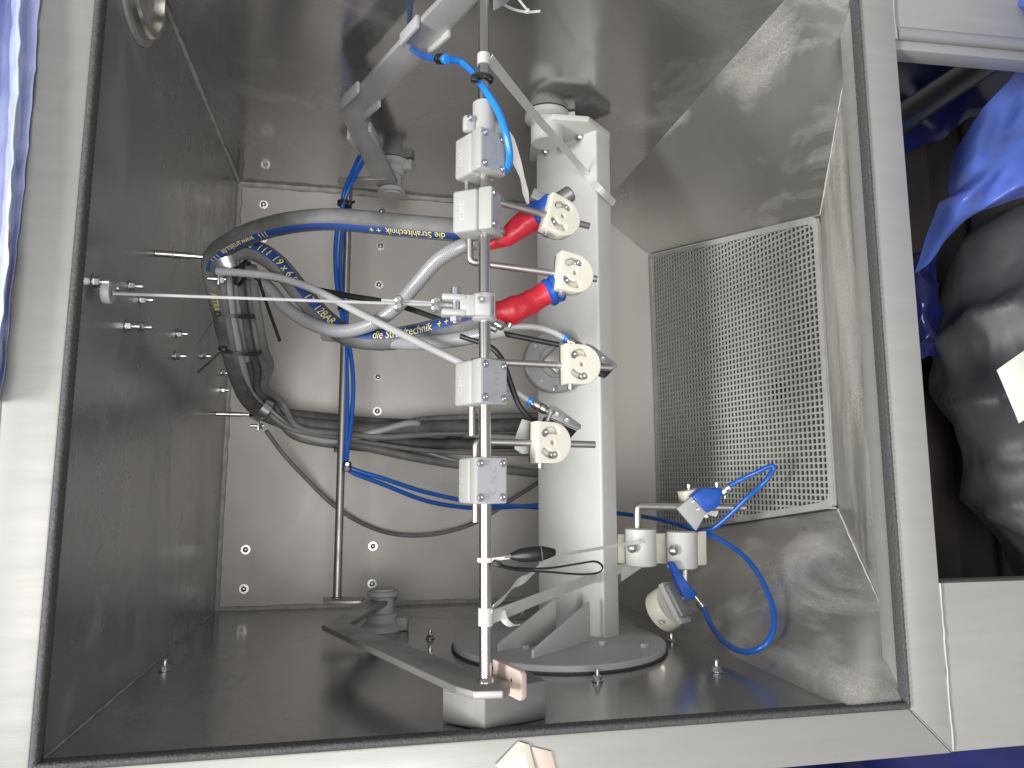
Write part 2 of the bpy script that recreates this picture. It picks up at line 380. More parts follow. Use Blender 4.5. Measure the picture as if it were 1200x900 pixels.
def place(name, me, pos, d, parent=None, roll=0.0):
    o = bpy.data.objects.new(name, me); COL.objects.link(o)
    o.rotation_mode = 'QUATERNION'
    o.rotation_quaternion = W(Vector(d)).to_track_quat('Z', 'Y') @ Quaternion((0, 0, 1), roll)
    if parent is not None: o.parent = parent; o.location = W(pos)-ORG[parent.name]
    else: o.location = W(pos)
    ORG[o.name] = W(pos); return o
Zl = Vector((0, 0, 1))
def f_stud(bm):     # threaded end with washer and nut
    lathe(bm, (0, 0, 0), Zl, [(0, 0.0085), (0.0015, 0.0085)], 18)
    hexhead(bm, (0, 0, 0.0015), Zl, 0.0068, 0.006)
    lathe(bm, (0, 0, 0.0075), Zl, [(0, 0.0034), (0.009, 0.0034), (0.010, 0.0028)], 12)
def f_nut(bm):      # washer and domed nut
    lathe(bm, (0, 0, 0), Zl, [(0, 0.0105), (0.0018, 0.0105)], 20)
    lathe(bm, (0, 0, 0.0018), Zl, [(0, 0.0062), (0.003, 0.0062), (0.005, 0.0045), (0.006, 0.002)], 14)
def f_socket(bm):   # socket head screw
    lathe(bm, (0, 0, 0), Zl, [(0, 0.0037), (0.0022, 0.0037), (0.0026, 0.0033), (0.0026, 0.0018), (0.0010, 0.0017)], 16)
def f_ring(bm): lathe(bm, (0, 0, 0), Zl, [(0, 0.0046), (0.0004, 0.0046)], 18)
def f_dome(bm): lathe(bm, (0, 0, 0), Zl, [(0, 0.0095), (0.002, 0.0095), (0.006, 0.0078), (0.0085, 0.004), (0.009, 0.001)], 18)
def f_hex(bm):
    lathe(bm, (0, 0, 0), Zl, [(0, 0.0095), (0.001, 0.0095)], 18); hexhead(bm, (0, 0, 0.001), Zl, 0.0075, 0.005)
def f_capscrew(bm): lathe(bm, (0, 0, -0.004), Zl, [(0, 0.0026), (0.004, 0.0026), (0.004, 0.0042), (0.0092, 0.0042), (0.0098, 0.0036), (0.0098, 0.002), (0.007, 0.0019)], 16)
STUD = lambda: shared('stud', f_stud, 'zinc'); NUT = lambda: shared('nut', f_nut, 'zinc'); SOCK = lambda: shared('socket_screw', f_socket, 'zinc')
RING = lambda: shared('screw_recess', f_ring, 'engrave'); DOME = lambda: shared('dome_bolt', f_dome, 'zinc'); HEXB = lambda: shared('hex_bolt', f_hex, 'bearing'); CAPS = lambda: shared('cap_screw', f_capscrew, 'zinc')
X1, Y1, Z1 = Vector((1, 0, 0)), Vector((0, 1, 0)), Vector((0, 0, 1))
# ------------------------------------------------------------------ the cabinet
D = -0.903
GA, GB, GC, GD = Vector((1.050, 0.889, D)), Vector((1.15, 0.787, -0.315)), Vector((1.15, 0.234, -0.316)), Vector((1.058, 0.149, D))
cab = thing('blasting_cabinet', (1.15, 0.5, -0.5), 'open stainless steel blasting cabinet with dusty walls and bright welded front frame', 'cabinet')
def sheet(name, poly, out, m, bev=0.0):
    bm = new(); prism(bm, [Vector(p) for p in poly], Vector(out)*0.003, bev); return obj(name, bm, m, cab)
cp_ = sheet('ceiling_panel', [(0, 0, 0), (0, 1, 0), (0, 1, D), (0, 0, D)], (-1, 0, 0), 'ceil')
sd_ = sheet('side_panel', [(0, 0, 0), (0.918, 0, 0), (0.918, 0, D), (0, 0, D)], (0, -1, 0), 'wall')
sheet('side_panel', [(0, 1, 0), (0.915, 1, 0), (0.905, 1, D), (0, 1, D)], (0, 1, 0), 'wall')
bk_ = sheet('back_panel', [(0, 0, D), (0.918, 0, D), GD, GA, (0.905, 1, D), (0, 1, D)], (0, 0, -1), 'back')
def hop(name, pts, m, out=(0.5, 0, 0)):
    bm = new(); vs = [bm.verts.new(p) for p in pts]
    if len(pts) == 6:
        for t in ((0, 1, 4), (0, 4, 5), (1, 3, 4), (1, 2, 3)): bm.faces.new([vs[i] for i in t])
    else: f = bm.faces.new(vs); bmesh.ops.triangulate(bm, faces=[f])
    return obj(name, bm, m, cab, angle=75)
FT, FB = Vector((1.030, 0.950, -0.045)), Vector((1.040, 0.058, -0.045))
ET, EB = Vector((1.0075, 1.0, -0.004)), Vector((1.0075, 0.0, -0.004))
hop('hopper_panel', [(0.905, 1, D), (0.915, 1, 0), ET, FT, GB, GA], 'hopper')
hop('hopper_panel', [(0.918, 0, D), (0.918, 0, 0), EB, FB, GC, GD], 'hopper')
hop('hopper_panel', [FT, FB, GC, GB], 'hopper2')
hop('hopper_lip', [ET, EB, FB, FT], 'hopper2')
# funnel below the grate, with the outlet hole
OUT = PX(912, 458, 1.225); nd = Vector((1, 0, -0.12)).normalized()
a_, b_, _ = basis(nd); RO = 0.024
lip = [OUT+(a_*math.cos(t)+b_*math.sin(t))*RO for t in [2*math.pi*i/32 for i in range(32)]]
def funnel(p, q):
    bm = new()
    e1, e2 = Vector(p)+nd*0.008, Vector(q)+nd*0.008
    # lip points between the directions of p and q
    def ang(v): w = v-OUT; return math.atan2(w.dot(b_), w.dot(a_))
    t1, t2 = ang(e1), ang(e2)
    while t2-t1 > math.pi: t2 -= 2*math.pi
    while t2-t1 < -math.pi: t2 += 2*math.pi
    n = 10; top = [bm.verts.new(e1.lerp(e2, i/n)) for i in range(n+1)]
    low = [bm.verts.new(OUT+(a_*math.cos(t1+(t2-t1)*i/n)+b_*math.sin(t1+(t2-t1)*i/n))*RO) for i in range(n+1)]
    for i in range(n): bm.faces.new((top[i], top[i+1], low[i+1], low[i]))
    return obj('funnel_panel', bm, 'funnel', cab)
for p, q in ((GA, GD), (GD, GC), (GC, GB), (GB, GA)): funnel(p, q)
bm = new(); cyl(bm, OUT+nd*0.12, OUT+nd*0.0005, RO+0.001, 24)
bm.faces.ensure_lookup_table(); bmesh.ops.delete(bm, geom=[bm.faces[-1]], context='FACES_ONLY'); obj('outlet_pipe', bm, 'disp', cab)
# sealant beads and weld seams along the corners
def bead(pts, r, m='sealant', wob=0.3, name='weld_seam'):
    bm = new(); a = [Vector(p) for p in pts]; path = []
    for p, q in zip(a, a[1:]):
        n = max(4, int((q-p).length/0.012))
        path += [p.lerp(q, i/n)+noise.noise_vector(p.lerp(q, i/n)*60)*r*wob for i in range(n)]
    path.append(a[-1])
    rad = [r*(0.7+0.5*abs(noise.noise(p*55))) for p in path]
    tube(bm, path, rad, 6, smooth=False); return obj(name, bm, m, cab, 60)
bead([(0.002, 0.002, D+.002), (0.002, 0.998, D+.002)], 0.009)
bead([(0.002, 0.001, D+.003), (0.915, 0.001, D+.003)], 0.010)
bead([(0.002, 0.998, D+.003), (0.905, 0.998, D+.003)], 0.010)
bead([(0.001, 0.998, -0.02), (0.001, 0.998, D)], 0.006)
bead([(0.001, 0.001, -0.02), (0.001, 0.001, D)], 0.0022)
bead([FT+Vector((-.002, 0, -.004)), GB], 0.0016, 'emboss', 0.4)
bead([FB+Vector((-.002, 0, -.004)), GC], 0.0020, 'emboss', 0.5)
bead([(0.905, 1, D), GA], 0.0025); bead([(0.918, 0, D), GD], 0.0025)
# front frame rails (mitred), outer panels and the rubber edge trim
def rail(poly, th=0.045, name='frame_rail'):
    bm = new(); prism(bm, [Vector(p) for p in poly], (0, 0, -th), 0.0025); return obj(name, bm, 'frame', cab)
e = 0.0006
XI, XO = 1.006, 1.066
rail([(-0.004, -0.004-e, 0), (-0.062, -0.062-e, 0), (XO, -0.062-e, 0), (XI, -0.004-e, 0)])
rail([(-0.004-e, -0.004, 0), (-0.004-e, 1.004, 0), (-0.062-e, 1.062, 0), (-0.062-e, -0.062, 0)])
rail([(XI+e, -0.004, 0), (XO+e, -0.062, 0), (XO+e, 1.062, 0), (XI+e, 1.004, 0)])
rail([(-0.004, 1.004+e, 0), (XI, 1.004+e, 0), (XO, 1.062+e, 0), (-0.062, 1.062+e, 0)])
bead([(-0.061, -0.05, 0.0), (-0.061, 1.05, 0.0)], 0.0016, 'frame', 0.4)
bead([(XO+.001, -0.06, 0.0), (XO+.001, 0.150, 0.0)], 0.0022, 'frame', 0.4); bead([(XO+.001, 0.93, 0.0), (XO+.001, 1.06, 0.0)], 0.002, 'frame', 0.4)
bead([(XI+.004, -0.007, 0.0), (XO-.001, -0.060, 0.0)], 0.0012, 'frame', 0.4)
bm = new(); T = 0.0085
def trim(p, q):
    p, q = Vector(p), Vector(q); d = (q-p).normalized(); n = int((q-p).length/0.004)
    s = Z1.cross(d).normalized(); rs = []
    for i in range(n+1):
        c = p.lerp(q, i/n); k = 1.0 if i % 2 else 0.86
        rs.append([c+s*x*T/2*k+Z1*z for x, z in ((-1, -0.012), (-1, 0.002), (-0.5, 0.0045*k), (0.5, 0.0045*k), (1, 0.002), (1, -0.012))])
    rings(bm, rs)
trim((0.0, 0.0, 0), (1.0055, 0.0, 0)); trim((0.0, 0.0, 0), (0.0, 1.0, 0)); T = 0.006; trim((1.0045, 0.0, 0), (1.0045, 1.0, 0)); T = 0.0085; trim((0.0, 1.0, 0), (1.0055, 1.0, 0))
obj('rubber_trim', bm, 'rubber', cab, 50)
# machine body to the right of the frame (below the hopper)
bm = new(); prism(bm, [Vector(p) for p in ((XO+.003, -0.062, -0.002), (1.75, -0.062, -0.002), (1.75, 0.150, -0.002), (XO+.003, 0.150, -0.002))], (0, 0, -0.04), 0.002); obj('lower_body_panel', bm, 'frame', cab)
bm = new(); prism(bm, [Vector(p) for p in ((XO+.003, 0.945, -0.004), (1.75, 0.975, -0.004), (1.75, 1.5, -0.004), (XO+.003, 1.5, -0.004))], (0, 0, -0.04), 0.002); obj('lower_body_panel', bm, 'frame', cab)
bm = new(); tube(bm, [Vector((XO+.006, 0.943, -0.004)), Vector((1.75, 0.976, -0.004))], 0.009, 12, 4, False); obj('rolled_edge', bm, 'frame', cab)
bm = new(); prism(bm, [Vector(p) for p in ((XO+.003, 0.921, -0.010), (1.75, 0.953, -0.010), (1.75, 0.970, -0.010), (XO+.003, 0.938, -0.010))], (0, 0, -0.03), 0.001); obj('body_strip', bm, 'frame', cab)
# fasteners through the walls
for q in [(110, 330), (152, 335), (165, 351), (148, 382), (163, 383), (208, 391), (206, 417), (237, 417), (260, 437), (260, 457), (122, 337)]:
    place('wall_bolt', STUD(), PX(*q, 0.0005), X1, cp_, random.random())
for q in [(309, 240), (308, 280), (303, 365), (447, 248), (446, 289), (444, 334), (443, 442), (442, 482), (437, 640), (436, 684), (288, 644), (286, 690)]:
    place('wall_nut', NUT(), P(*q, D+0.0005), Z1, bk_, random.random())
for q in [(504, 748), (504, 770), (700, 798), (787, 754), (840, 787), (193, 786), (612, 726)]:
    place('floor_bolt', STUD(), PY(*q, 0.0005), Y1, sd_, random.random())
# round lamp housing rim on the ceiling panel
bm = new(); RC = Vector((0, 0.95, -0.115)); lathe(bm, RC, X1, [(0, 0.074), (0.014, 0.074), (0.018, 0.071), (0.018, 0.064), (0.004, 0.062)], 40)
obj('round_port_rim', bm, 'steel', cab)
bm = new(); lathe(bm, RC+X1*0.0005, X1, [(0, 0.084), (0.004, 0.084)], 40); obj('port_flange', bm, 'sealant', cab)

# ------------------------------------------------------------------ floor grate
gr = thing('floor_grate', GC, 'grey square mesh grate lying over the bottom of the hopper', 'grate')
PT = 0.01166; BW = 0.0035; TH = 0.0022
s_dir = (Vector((GB.x, 0, GB.z))-Vector((GA.x, 0, GA.z))); SL = s_dir.length; s_dir.normalize()
g_up = Vector((-s_dir.z, 0, s_dir.x)); g_up = g_up if g_up.x < 0 else -g_up
GO = Vector((GA.x, 0, GA.z))
def ylo(s): return GD.y+(GC.y-GD.y)*s/SL
def yhi(s): return GA.y+(GB.y-GA.y)*s/SL
bm = new(); RG = cols(s_dir, Y1, g_up)
k = 0
while k*PT < SL-0.012:
    s = k*PT+0.008; box(bm, GO+s_dir*s+Y1*(ylo(s)+yhi(s))/2-g_up*0.0, (BW, yhi(s)-ylo(s)-0.016, TH), RG); k += 1
yy = 0.155
while yy < 0.895:
    s0 = 0.004; s1 = SL-0.004
    if yy > yhi(SL)-0.004: s1 = SL*(GA.y-yy)/(GA.y-GB.y)-0.045
    if yy < ylo(SL): s1 = SL*(yy-GD.y)/(GC.y-GD.y)-0.055
    if s1-s0 > 0.01: box(bm, GO+s_dir*(s0+s1)/2+Y1*yy+g_up*0.0004, (s1-s0, BW, TH), RG)
    yy += PT
obj('mesh_grid', bm, 'grate', gr)
bm = new()
cor = [GA+s_dir*.004-Y1*.004, GB-s_dir*.004-Y1*.002, GC-s_dir*.004+Y1*.004, GD+s_dir*.004+Y1*.004]
cen = sum(cor, Vector())/4; outer = []
for i in range(4):
    p, a, b = cor[i], cor[i-1], cor[(i+1) % 4]; da, db = (a-p).normalized(), (b-p).normalized(); r = 0.018 if i in (1, 2) else 0.008
    for t in range(6):
        f = t/5; outer.append((p+da*r)*(1-f)**2+p*2*f*(1-f)+(p+db*r)*f*f)
inner = []
for p in outer:
    d = cen-p; inner.append(p+s_dir*math.copysign(min(0.012, abs(d.dot(s_dir))), d.dot(s_dir))+Y1*math.copysign(0.011, d.y))
n = len(outer); rr = [[p-g_up*.004 for p in outer], [p+g_up*.0045 for p in outer], [p+g_up*.0045 for p in inner], [p-g_up*.004 for p in inner]]
vr = [[bm.verts.new(p) for p in r] for r in rr]
for a, b in zip(vr, vr[1:]+vr[:1]):
    for i in range(n): bm.faces.new((a[i], a[(i+1) % n], b[(i+1) % n], b[i]))
obj('border', bm, 'grate', gr)

# ------------------------------------------------------------------ support column
col = thing('support_column', (0.70, 0.0, -0.5), 'grey white painted square column on a round base plate with two gussets', 'column')
CL, CR, CE = Vector((0.647, 0, -0.528)), Vector((0.735, 0, -0.400)), Vector((0.775, 0, -0.427))
wdir = (CR-CL).normalized(); ndir = Vector((wdir.z, 0, -wdir.x)); NW = -ndir if ndir.z < 0 else ndir   # NW: outward normal of the wide face
ins = -NW*0.047; rr_ = 0.0045; prof = []
for c_, d0 in ((CR-wdir*rr_-NW*rr_, 0), (CR+ins-wdir*rr_+NW*rr_, 1), (CL+ins+wdir*rr_+NW*rr_, 2), (CL+wdir*rr_-NW*rr_, 3)):
    for i in range(6):
        t = math.radians(90*d0+18*i); prof.append(c_+(NW*math.cos(t)+wdir*math.sin(t))*rr_)
prism(bm := new(), [p+Y1*0.012 for p in prof], (0, 0.945, 0), 0.0)
obj('post', bm, 'paint', col, 30)
bm = new(); BC = Vector((0.655, 0, -0.41)); lathe(bm, BC, Y1, [(0.003, 0.183), (0.0105, 0.183), (0.012, 0.1815)], 64); obj('base_plate', bm, 'paint', col)
bm = new(); lathe(bm, BC, Y1, [(0.0004, 0.186), (0.003, 0.186)], 64); obj('base_gasket', bm, 'rubber', col)
for a_px, b_px, hh in (((585, 764), (652, 752), 0.072), ((626, 772), (692, 752), 0.066)):
    a, b = PY(*a_px, 0.012), PY(*b_px, 0.012); bm = new(); n = Y1.cross(b-a).normalized()
    prism(bm, [a, b, b+Y1*hh, a+Y1*0.012], n*0.006, 0.001); obj('gusset', bm, 'paint', col)
for q in [(617, 760), (706, 755), (755, 758)]: place('base_bolt', HEXB(), PY(*q, 0.0121), Y1, col, random.random())
# cap plate, boss and bolts at the top
bm = new(); cp = [PY(*q, 0.968) for q in ((624, 150), (632, 140), (648, 133), (690, 136), (715, 155), (716, 168))]
cp += [Vector((0.745, 0.968, -0.53)), Vector((0.64, 0.968, -0.56))]
prism(bm, cp, (0, -0.0115, 0), 0.0015); obj('cap_plate', bm, 'paint', col)
bc = PY(641, 166, 0.93); bm = new(); lathe(bm, bc-Y1*0.004, Y1, [(0, 0.027), (0.003, 0.031), (0.0305, 0.031)], 36); obj('boss', bm, 'paint', col)
def on_face(px, py, off):
    d = _ray(px, py); return CP+d*((CL-CP).dot(NW)+off)*(1/d.dot(NW))
for q in [(640, 178), (680, 161)]: place('cap_bolt', DOME(), on_face(*q, 0.0003), NW, col)
bm = new(); box(bm, CL.lerp(CR, 0.5)-NW*0.024+Y1*0.9575+Y1*0.004, (0.10, 0.006, 0.03), cols(wdir, Y1, NW)); obj('cap_spacer', bm, 'greyplate', col)
fd = thing('flange_disc', P(648, 425, -0.43), 'grey round flange disc with a dark square hub behind the third cream holder', 'flange')
fc = P(648, 425, -0.448)
bm = new(); lathe(bm, fc-Z1*0.007, Z1, [(0, 0.058), (0.022, 0.058), (0.024, 0.056), (0.024, 0.031), (0.020, 0.030)], 48); obj('disc', bm, 'greyplate', fd)
bm = new(); box(bm, fc+Z1*0.020, (0.036, 0.036, 0.016), Matrix.Rotation(math.radians(45), 3, 'Z'), 0.003); obj('square_hub', bm, 'armsteel', fd)
for a in (45, 135, 225, 315): place('disc_screw', SOCK(), fc+Vector((math.cos(math.radians(a+10))*0.047, math.sin(math.radians(a+10))*0.047, 0.017)), Z1, fd)
for sy in (1, -1):
    bm = new(); box(bm, fc+Vector((0.004*sy, 0.051*sy, 0.019)), (0.003, 0.010, 0.006), None, 0.0008); obj('disc_tab', bm, 'zinc', fd)

# ------------------------------------------------------------------ pivot bearings
def pivot(base, up, label, sc=1.0, cap=True, lug=0.0):
    t = thing('pivot_bearing', base, label, 'bearing', 'pivot bearings of the swing frame')
    bm = new(); lathe(bm, base, up, [(0.0005, 0.040*sc), (0.010, 0.040*sc), (0.013, 0.036*sc), (0.016, 0.030*sc), (0.030, 0.029*sc), (0.033, 0.026*sc)], 36); obj('flange', bm, 'bearing', t)
    a = Vector((math.cos(lug), 0, math.sin(lug))); s = Vector((-a.z, 0, a.x))
    bm = new(); box(bm, Vector(base)+a*0.040*sc+Vector(up)*0.013, (0.022*sc, 0.024, 0.020*sc), cols(a, Vector(up), s), 0.003); obj('lug', bm, 'bearing', t)
    if cap:
        bm = new(); lathe(bm, Vector(base)+Vector(up)*0.064, up, [(0, 0.029*sc), (0.002, 0.031*sc), (0.008, 0.031*sc), (0.010, 0.029*sc)], 36); obj('end_cap', bm, 'bearing', t)
        bm = new(); cyl(bm, Vector(base)+Vector(up)*0.030, Vector(base)+Vector(up)*0.078, 0.022, 24); obj('pin', bm, 'bearing', t)
    return t
pv0 = PY(449, 692, 0.074); pv0.y = 0.0; pv1 = PY(459, 226, 0.928); pv1.y = 0.9995
pivot(pv0, Y1, 'grey pivot bearing on the side wall at the foot of the thin rear rod', 1.0, True, 0.3)
pivot(pv1, -Y1, 'grey pivot bearing beside the blue tubes at the upper bent arm', 1.0, True, 0.5)
pivot(PY(641, 135, 0.999), -Y1, 'grey pivot bearing on top of the painted column', 1.1, False, 0.35)

# ------------------------------------------------------------------ swing frame: two cranked arms, carrier bar, rear rod
BX, BZ = 0.4575, 0.0
def bx(y): return BX-0.0085*(y-0.05)
sw = thing('swing_frame', (BX, 0.05, BZ), 'swing frame of two cranked flat arms joined by a polished carrier bar and rear rod', 'frame')
def arm_poly(pix, y): return [PY(px, py, y) for px, py in pix]
bm = new(); prism(bm, arm_poly([(377, 732), (400, 722), (432, 699), (466, 697), (409, 730), (560, 786), (590, 793), (597, 798), (598, 804), (590, 809), (556, 810), (534, 804)], 0.058), (0, -0.009, 0), 0.0015)
obj('lower_arm', bm, 'armsteel', sw)
bm = new(); prism(bm, arm_poly([(379, 699), (379, 704), (424, 704), (428, 699)], 0.0585), (0, -0.008, 0), 0.001); obj('rod_foot', bm, 'armsteel', sw)
bm = new(); ua = arm_poly([(397, 131), (470, 50), (518, 0), (566, -50), (608, -50), (562, 0), (500, 67), (426, 138), (447, 178), (466, 216), (441, 219), (420, 178)], 0.936)
prism(bm, ua, (0, 0.010, 0), 0.0015); obj('upper_arm', bm, 'galv', sw, label='upper cranked arm, dull grey steel')
bm = new(); cyl(bm, (BX, 0.05, BZ), (bx(1.0), 1.0, BZ), 0.0073, 24, 0.0008); obj('carrier_bar', bm, 'steel', sw)
bm = new(); lathe(bm, (BX, 0.058, BZ), Y1, [(0, 0.0105), (0.002, 0.0102), (0.005, 0.0078)], 24); obj('bar_weld', bm, 'steel', sw)
r0 = PY(395, 701, 0.058); r1 = PY(409, 216, 0.936)
bm = new(); cyl(bm, r0, r1, 0.0082, 20); obj('rear_rod', bm, 'darksteel', sw)
bm = new(); lathe(bm, r0, Y1, [(0, 0.011), (0.002, 0.011), (0.004, 0.0083)], 20); obj('rod_weld', bm, 'darksteel', sw)
rf = arm_poly([(396, 212), (396, 219), (452, 219), (452, 210)], 0.935); bm = new(); prism(bm, rf, (0, 0.008, 0), 0.001); obj('rod_foot', bm, 'armsteel', sw)
for a, b in (((399, 124), (420, 103)), ((470, 49), (490, 26)), ((426, 136), (445, 120)), ((502, 60), (527, 37)), ((433, 150), (447, 176)), ((408, 158), (421, 178))):
    p, q = PY(*a, 0.934), PY(*b, 0.934); d = (q-p); L = d.length; d.normalize(); s = d.cross(Y1)
    bm = new(); box(bm, (p+q)/2+Y1*0.002, (L, 0.020, 0.006), cols(d, Y1, s), 0.0015); obj('edge_clip', bm, 'block', sw)
# plate on the bar end, top
bm = new(); pl = [PY(*q, 0.92) for q in ((578, 14), (578, -20), (640, -60), (610, -10), (592, 6))]; prism(bm, pl, (0, 0.02, 0), 0.002); obj('end_plate', bm, 'block', sw)
# ------------------------------------------------------------------ clamp blocks on the carrier bar
def yaw_axes(deg):
    t = math.radians(deg); n = Vector((math.sin(t), 0, math.cos(t))); u = Vector((math.cos(t), 0, -math.sin(t))); return u, n
def clamp_block(py, deg, label, H=0.054):
    yc = P(569, py, BZ).y; u, n = yaw_axes(deg); c = Vector((bx(yc), yc, BZ)); R = cols(u, Y1, n)
    t = thing('clamp_block', c-Y1*H/2, label, 'clamp', 'lettered clamp blocks on the carrier bar')
    bm = new(); box(bm, c-n*0.0174, (0.041, H, 0.0336), R, 0.004, 3); body = obj('body', bm, 'block', t)
    bm = new(); box(bm, c+n*0.0092, (0.041, H, 0.0180), R, 0.0025, 2); cap_ = obj('cap', bm, 'block', t)
    bm = new(); box(bm, c+n*0.0180, (0.0365, H-0.0045, 0.0008), R, 0.0003, 1); obj('cap_face', bm, 'blockface', cap_)
    bm = new(); flat_text(bm, 'CNC', 0.0128, c+n*0.01860+u*0.0015, Y1*1.0, -u, 0.00042, 1.45); obj('lettering', bm, 'engrave', cap_)
    bm = new(); flat_text(bm, 'CNC', 0.0105, c-n*0.0215-u*0.02062, Y1, n, 0.0003, 1.35); obj('lettering', bm, 'emboss', body)
    for sx in (-1, 1):
        for sy in (-1, 1):
            p = c+u*0.0142*sx+Y1*(H/2-0.0075)*sy+n*0.0183
            place('screw_recess', RING(), p, n, cap_); place('cap_screw', SOCK(), p+n*0.0003, n, cap_)
    return t
clamp_block(183, 30, 'grey CNC clamp block beneath the round split collar, first from the top of the bar')
clamp_block(251, 58, 'grey CNC clamp block turned most sideways, with a side screw, above the red sleeve')
clamp_block(449, 29, 'grey CNC clamp block below the forked clamp, third from the top of the bar')
clamp_block(563, 15, 'grey CNC clamp block nearest the bar foot, facing most squarely forward')
def bar_y(py): return P(569, py, BZ).y
# split collar above the first block
u, n = yaw_axes(8)
sc_ = thing('split_collar', (bx(bar_y(158)), bar_y(158), BZ), 'white grey split collar with two screwed ears at the top of the bar', 'collar')
y0, y1 = bar_y(158), bar_y(122)
bm = new(); lathe(bm, (bx(y0), y0, BZ), Y1, [(0, 0.0135), (0.001, 0.0145), (y1-y0-0.001, 0.0145), (y1-y0, 0.0135)], 32); obj('collar_ring', bm, 'block', sc_)
for s in (-1, 1):
    c = Vector((bx(bar_y(150)), bar_y(150), BZ))+u*0.020*s+n*0.002; bm = new(); box(bm, c, (0.016, 0.021, 0.012), cols(u, Y1, n), 0.004, 3); er_ = obj('ear', bm, 'block', sc_)
    place('ear_screw', CAPS(), c+u*0.0015*s+n*0.004+Y1*0.004, n, er_)
# forked clamp for the steel cable
FX = bx(bar_y(360))
fk = thing('forked_clamp', (bx(bar_y(378)), bar_y(378), BZ), 'light grey cast forked clamp on the bar gripping the end of the steel cable', 'clamp')
fy0, fy1 = bar_y(377), bar_y(345); fm = (fy0+fy1)/2
bm = new(); lathe(bm, (FX, fy0, BZ), Y1, [(0, 0.0125), (0.002, 0.0155), (0.008, 0.0135), (fy1-fy0-0.008, 0.0135), (fy1-fy0-0.002, 0.0155), (fy1-fy0, 0.0120)], 28); obj('collar_ring', bm, 'clamp', fk)
bm = new(); box(bm, (FX-0.004, fm, BZ+0.013), (0.020, fy1-fy0-0.006, 0.010), None, 0.003, 3); obj('clamp_lug', bm, 'clamp', fk)
bm = new(); box(bm, (FX+0.009, fm, BZ+0.012), (0.0012, fy1-fy0-0.003, 0.012)); obj('split_gap', bm, 'engrave', fk)
bm = new(); box(bm, (FX-0.022, fm+0.0002, BZ+0.003), (0.018, 0.026, 0.016), None, 0.002); obj('fork_root', bm, 'clamp', fk)
for s in (-1, 1):
    bm = new(); box(bm, (FX-0.038, fm+s*0.0093, BZ+0.003), (0.030, 0.0085, 0.018), None, 0.003, 3); obj('fork_arm', bm, 'clamp', fk)
bm = new(); cyl(bm, (FX-0.036, fm-0.022, BZ+0.004), (FX-0.036, fm+0.020, BZ+0.004), 0.0042, 16); lathe(bm, (FX-0.036, fm+0.014, BZ+0.004), Y1, [(0, 0.0062), (0.008, 0.0062), (0.009, 0.005)], 16)
hexhead(bm, (FX-0.036, fm-0.0145, BZ+0.004), -Y1, 0.0075, 0.0065); obj('fork_bolt', bm, 'zinc', fk)
place('clamp_screw', CAPS(), (FX-0.008, fm+0.004, BZ+0.019), Z1, fk); 

# ------------------------------------------------------------------ gun rods
def rod(pts, label, r=0.0044):
    """bent round rod: corners rounded"""
    bm = new(); p = [Vector(q) for q in pts]; path = [p[0]]
    for i in range(1, len(p)-1):
        a, b = (p[i-1]-p[i]).normalized(), (p[i+1]-p[i]).normalized(); R = 0.006
        for k in range(6):
            f = k/5; path.append((p[i]+a*R)*(1-f)**2+p[i]*2*f*(1-f)+(p[i]+b*R)*f*f)
    path.append(p[-1]); tube(bm, path, r, 16, smooth=False)
    return tag(obj('gun_rod', bm, 'darksteel'), label, 'rod', 'round rods carrying the gun holders')
H1a, H1b = P(583, 237, 0.0), P(690, 265, -0.028)
rod([H1a, H1b], 'round steel rod slanting from the sideways clamp block through the topmost cream holder')
rod([P(550, 262, -0.022), P(551, 307, -0.022), P(699, 327, -0.028)], 'bent steel rod passing behind the bar through the second cream holder')
rod([P(553, 511, -0.022), P(553, 423, -0.022), P(716, 431, -0.028)], 'bent steel rod through the third cream holder in front of the flange disc')
rod([P(557.5, 612, -0.020), P(557.5, 517.5, -0.020), P(697, 521, -0.028)], 'bent steel rod through the lowest cream holder ending over the column')
rod([P(547, 180, -0.022), P(547, 240, -0.022)], 'short steel rod stub joining the first two clamp blocks', 0.0036)

# ------------------------------------------------------------------ cream gun holders
def arcpts(cx, cy, r, a0, a1, n): return [(cx+r*math.cos(math.radians(a0+(a1-a0)*i/n)), cy+r*math.sin(math.radians(a0+(a1-a0)*i/n))) for i in range(n+1)]
def slot(a0, a1, r0=0.0112, r1=0.0195):
    m_ = (r0+r1)/2; h = (r1-r0)/2
    o = arcpts(0, 0, r1, a0, a1, 8); 
    e1 = [(m_*math.cos(math.radians(a1))+h*math.cos(math.radians(a1+t)), m_*math.sin(math.radians(a1))+h*math.sin(math.radians(a1+t))) for t in (45, 90, 135)]
    i_ = arcpts(0, 0, r0, a1, a0, 8)
    e0 = [(m_*math.cos(math.radians(a0))+h*math.cos(math.radians(a0+t)), m_*math.sin(math.radians(a0))+h*math.sin(math.radians(a0+t))) for t in (225, 270, 315)]
    return o+e1+i_+e0
HOLD = plate2d([(-0.021, -0.0255), (0.002, -0.0255)]+arcpts(0.0015, 0, 0.0255, -85, 85, 18)+[(0.002, 0.0255), (-0.021, 0.0255)], [slot(70, 135), slot(225, 290), arcpts(0, 0, 0.0024, 0, 330, 11)], 0.021, 0.0016)
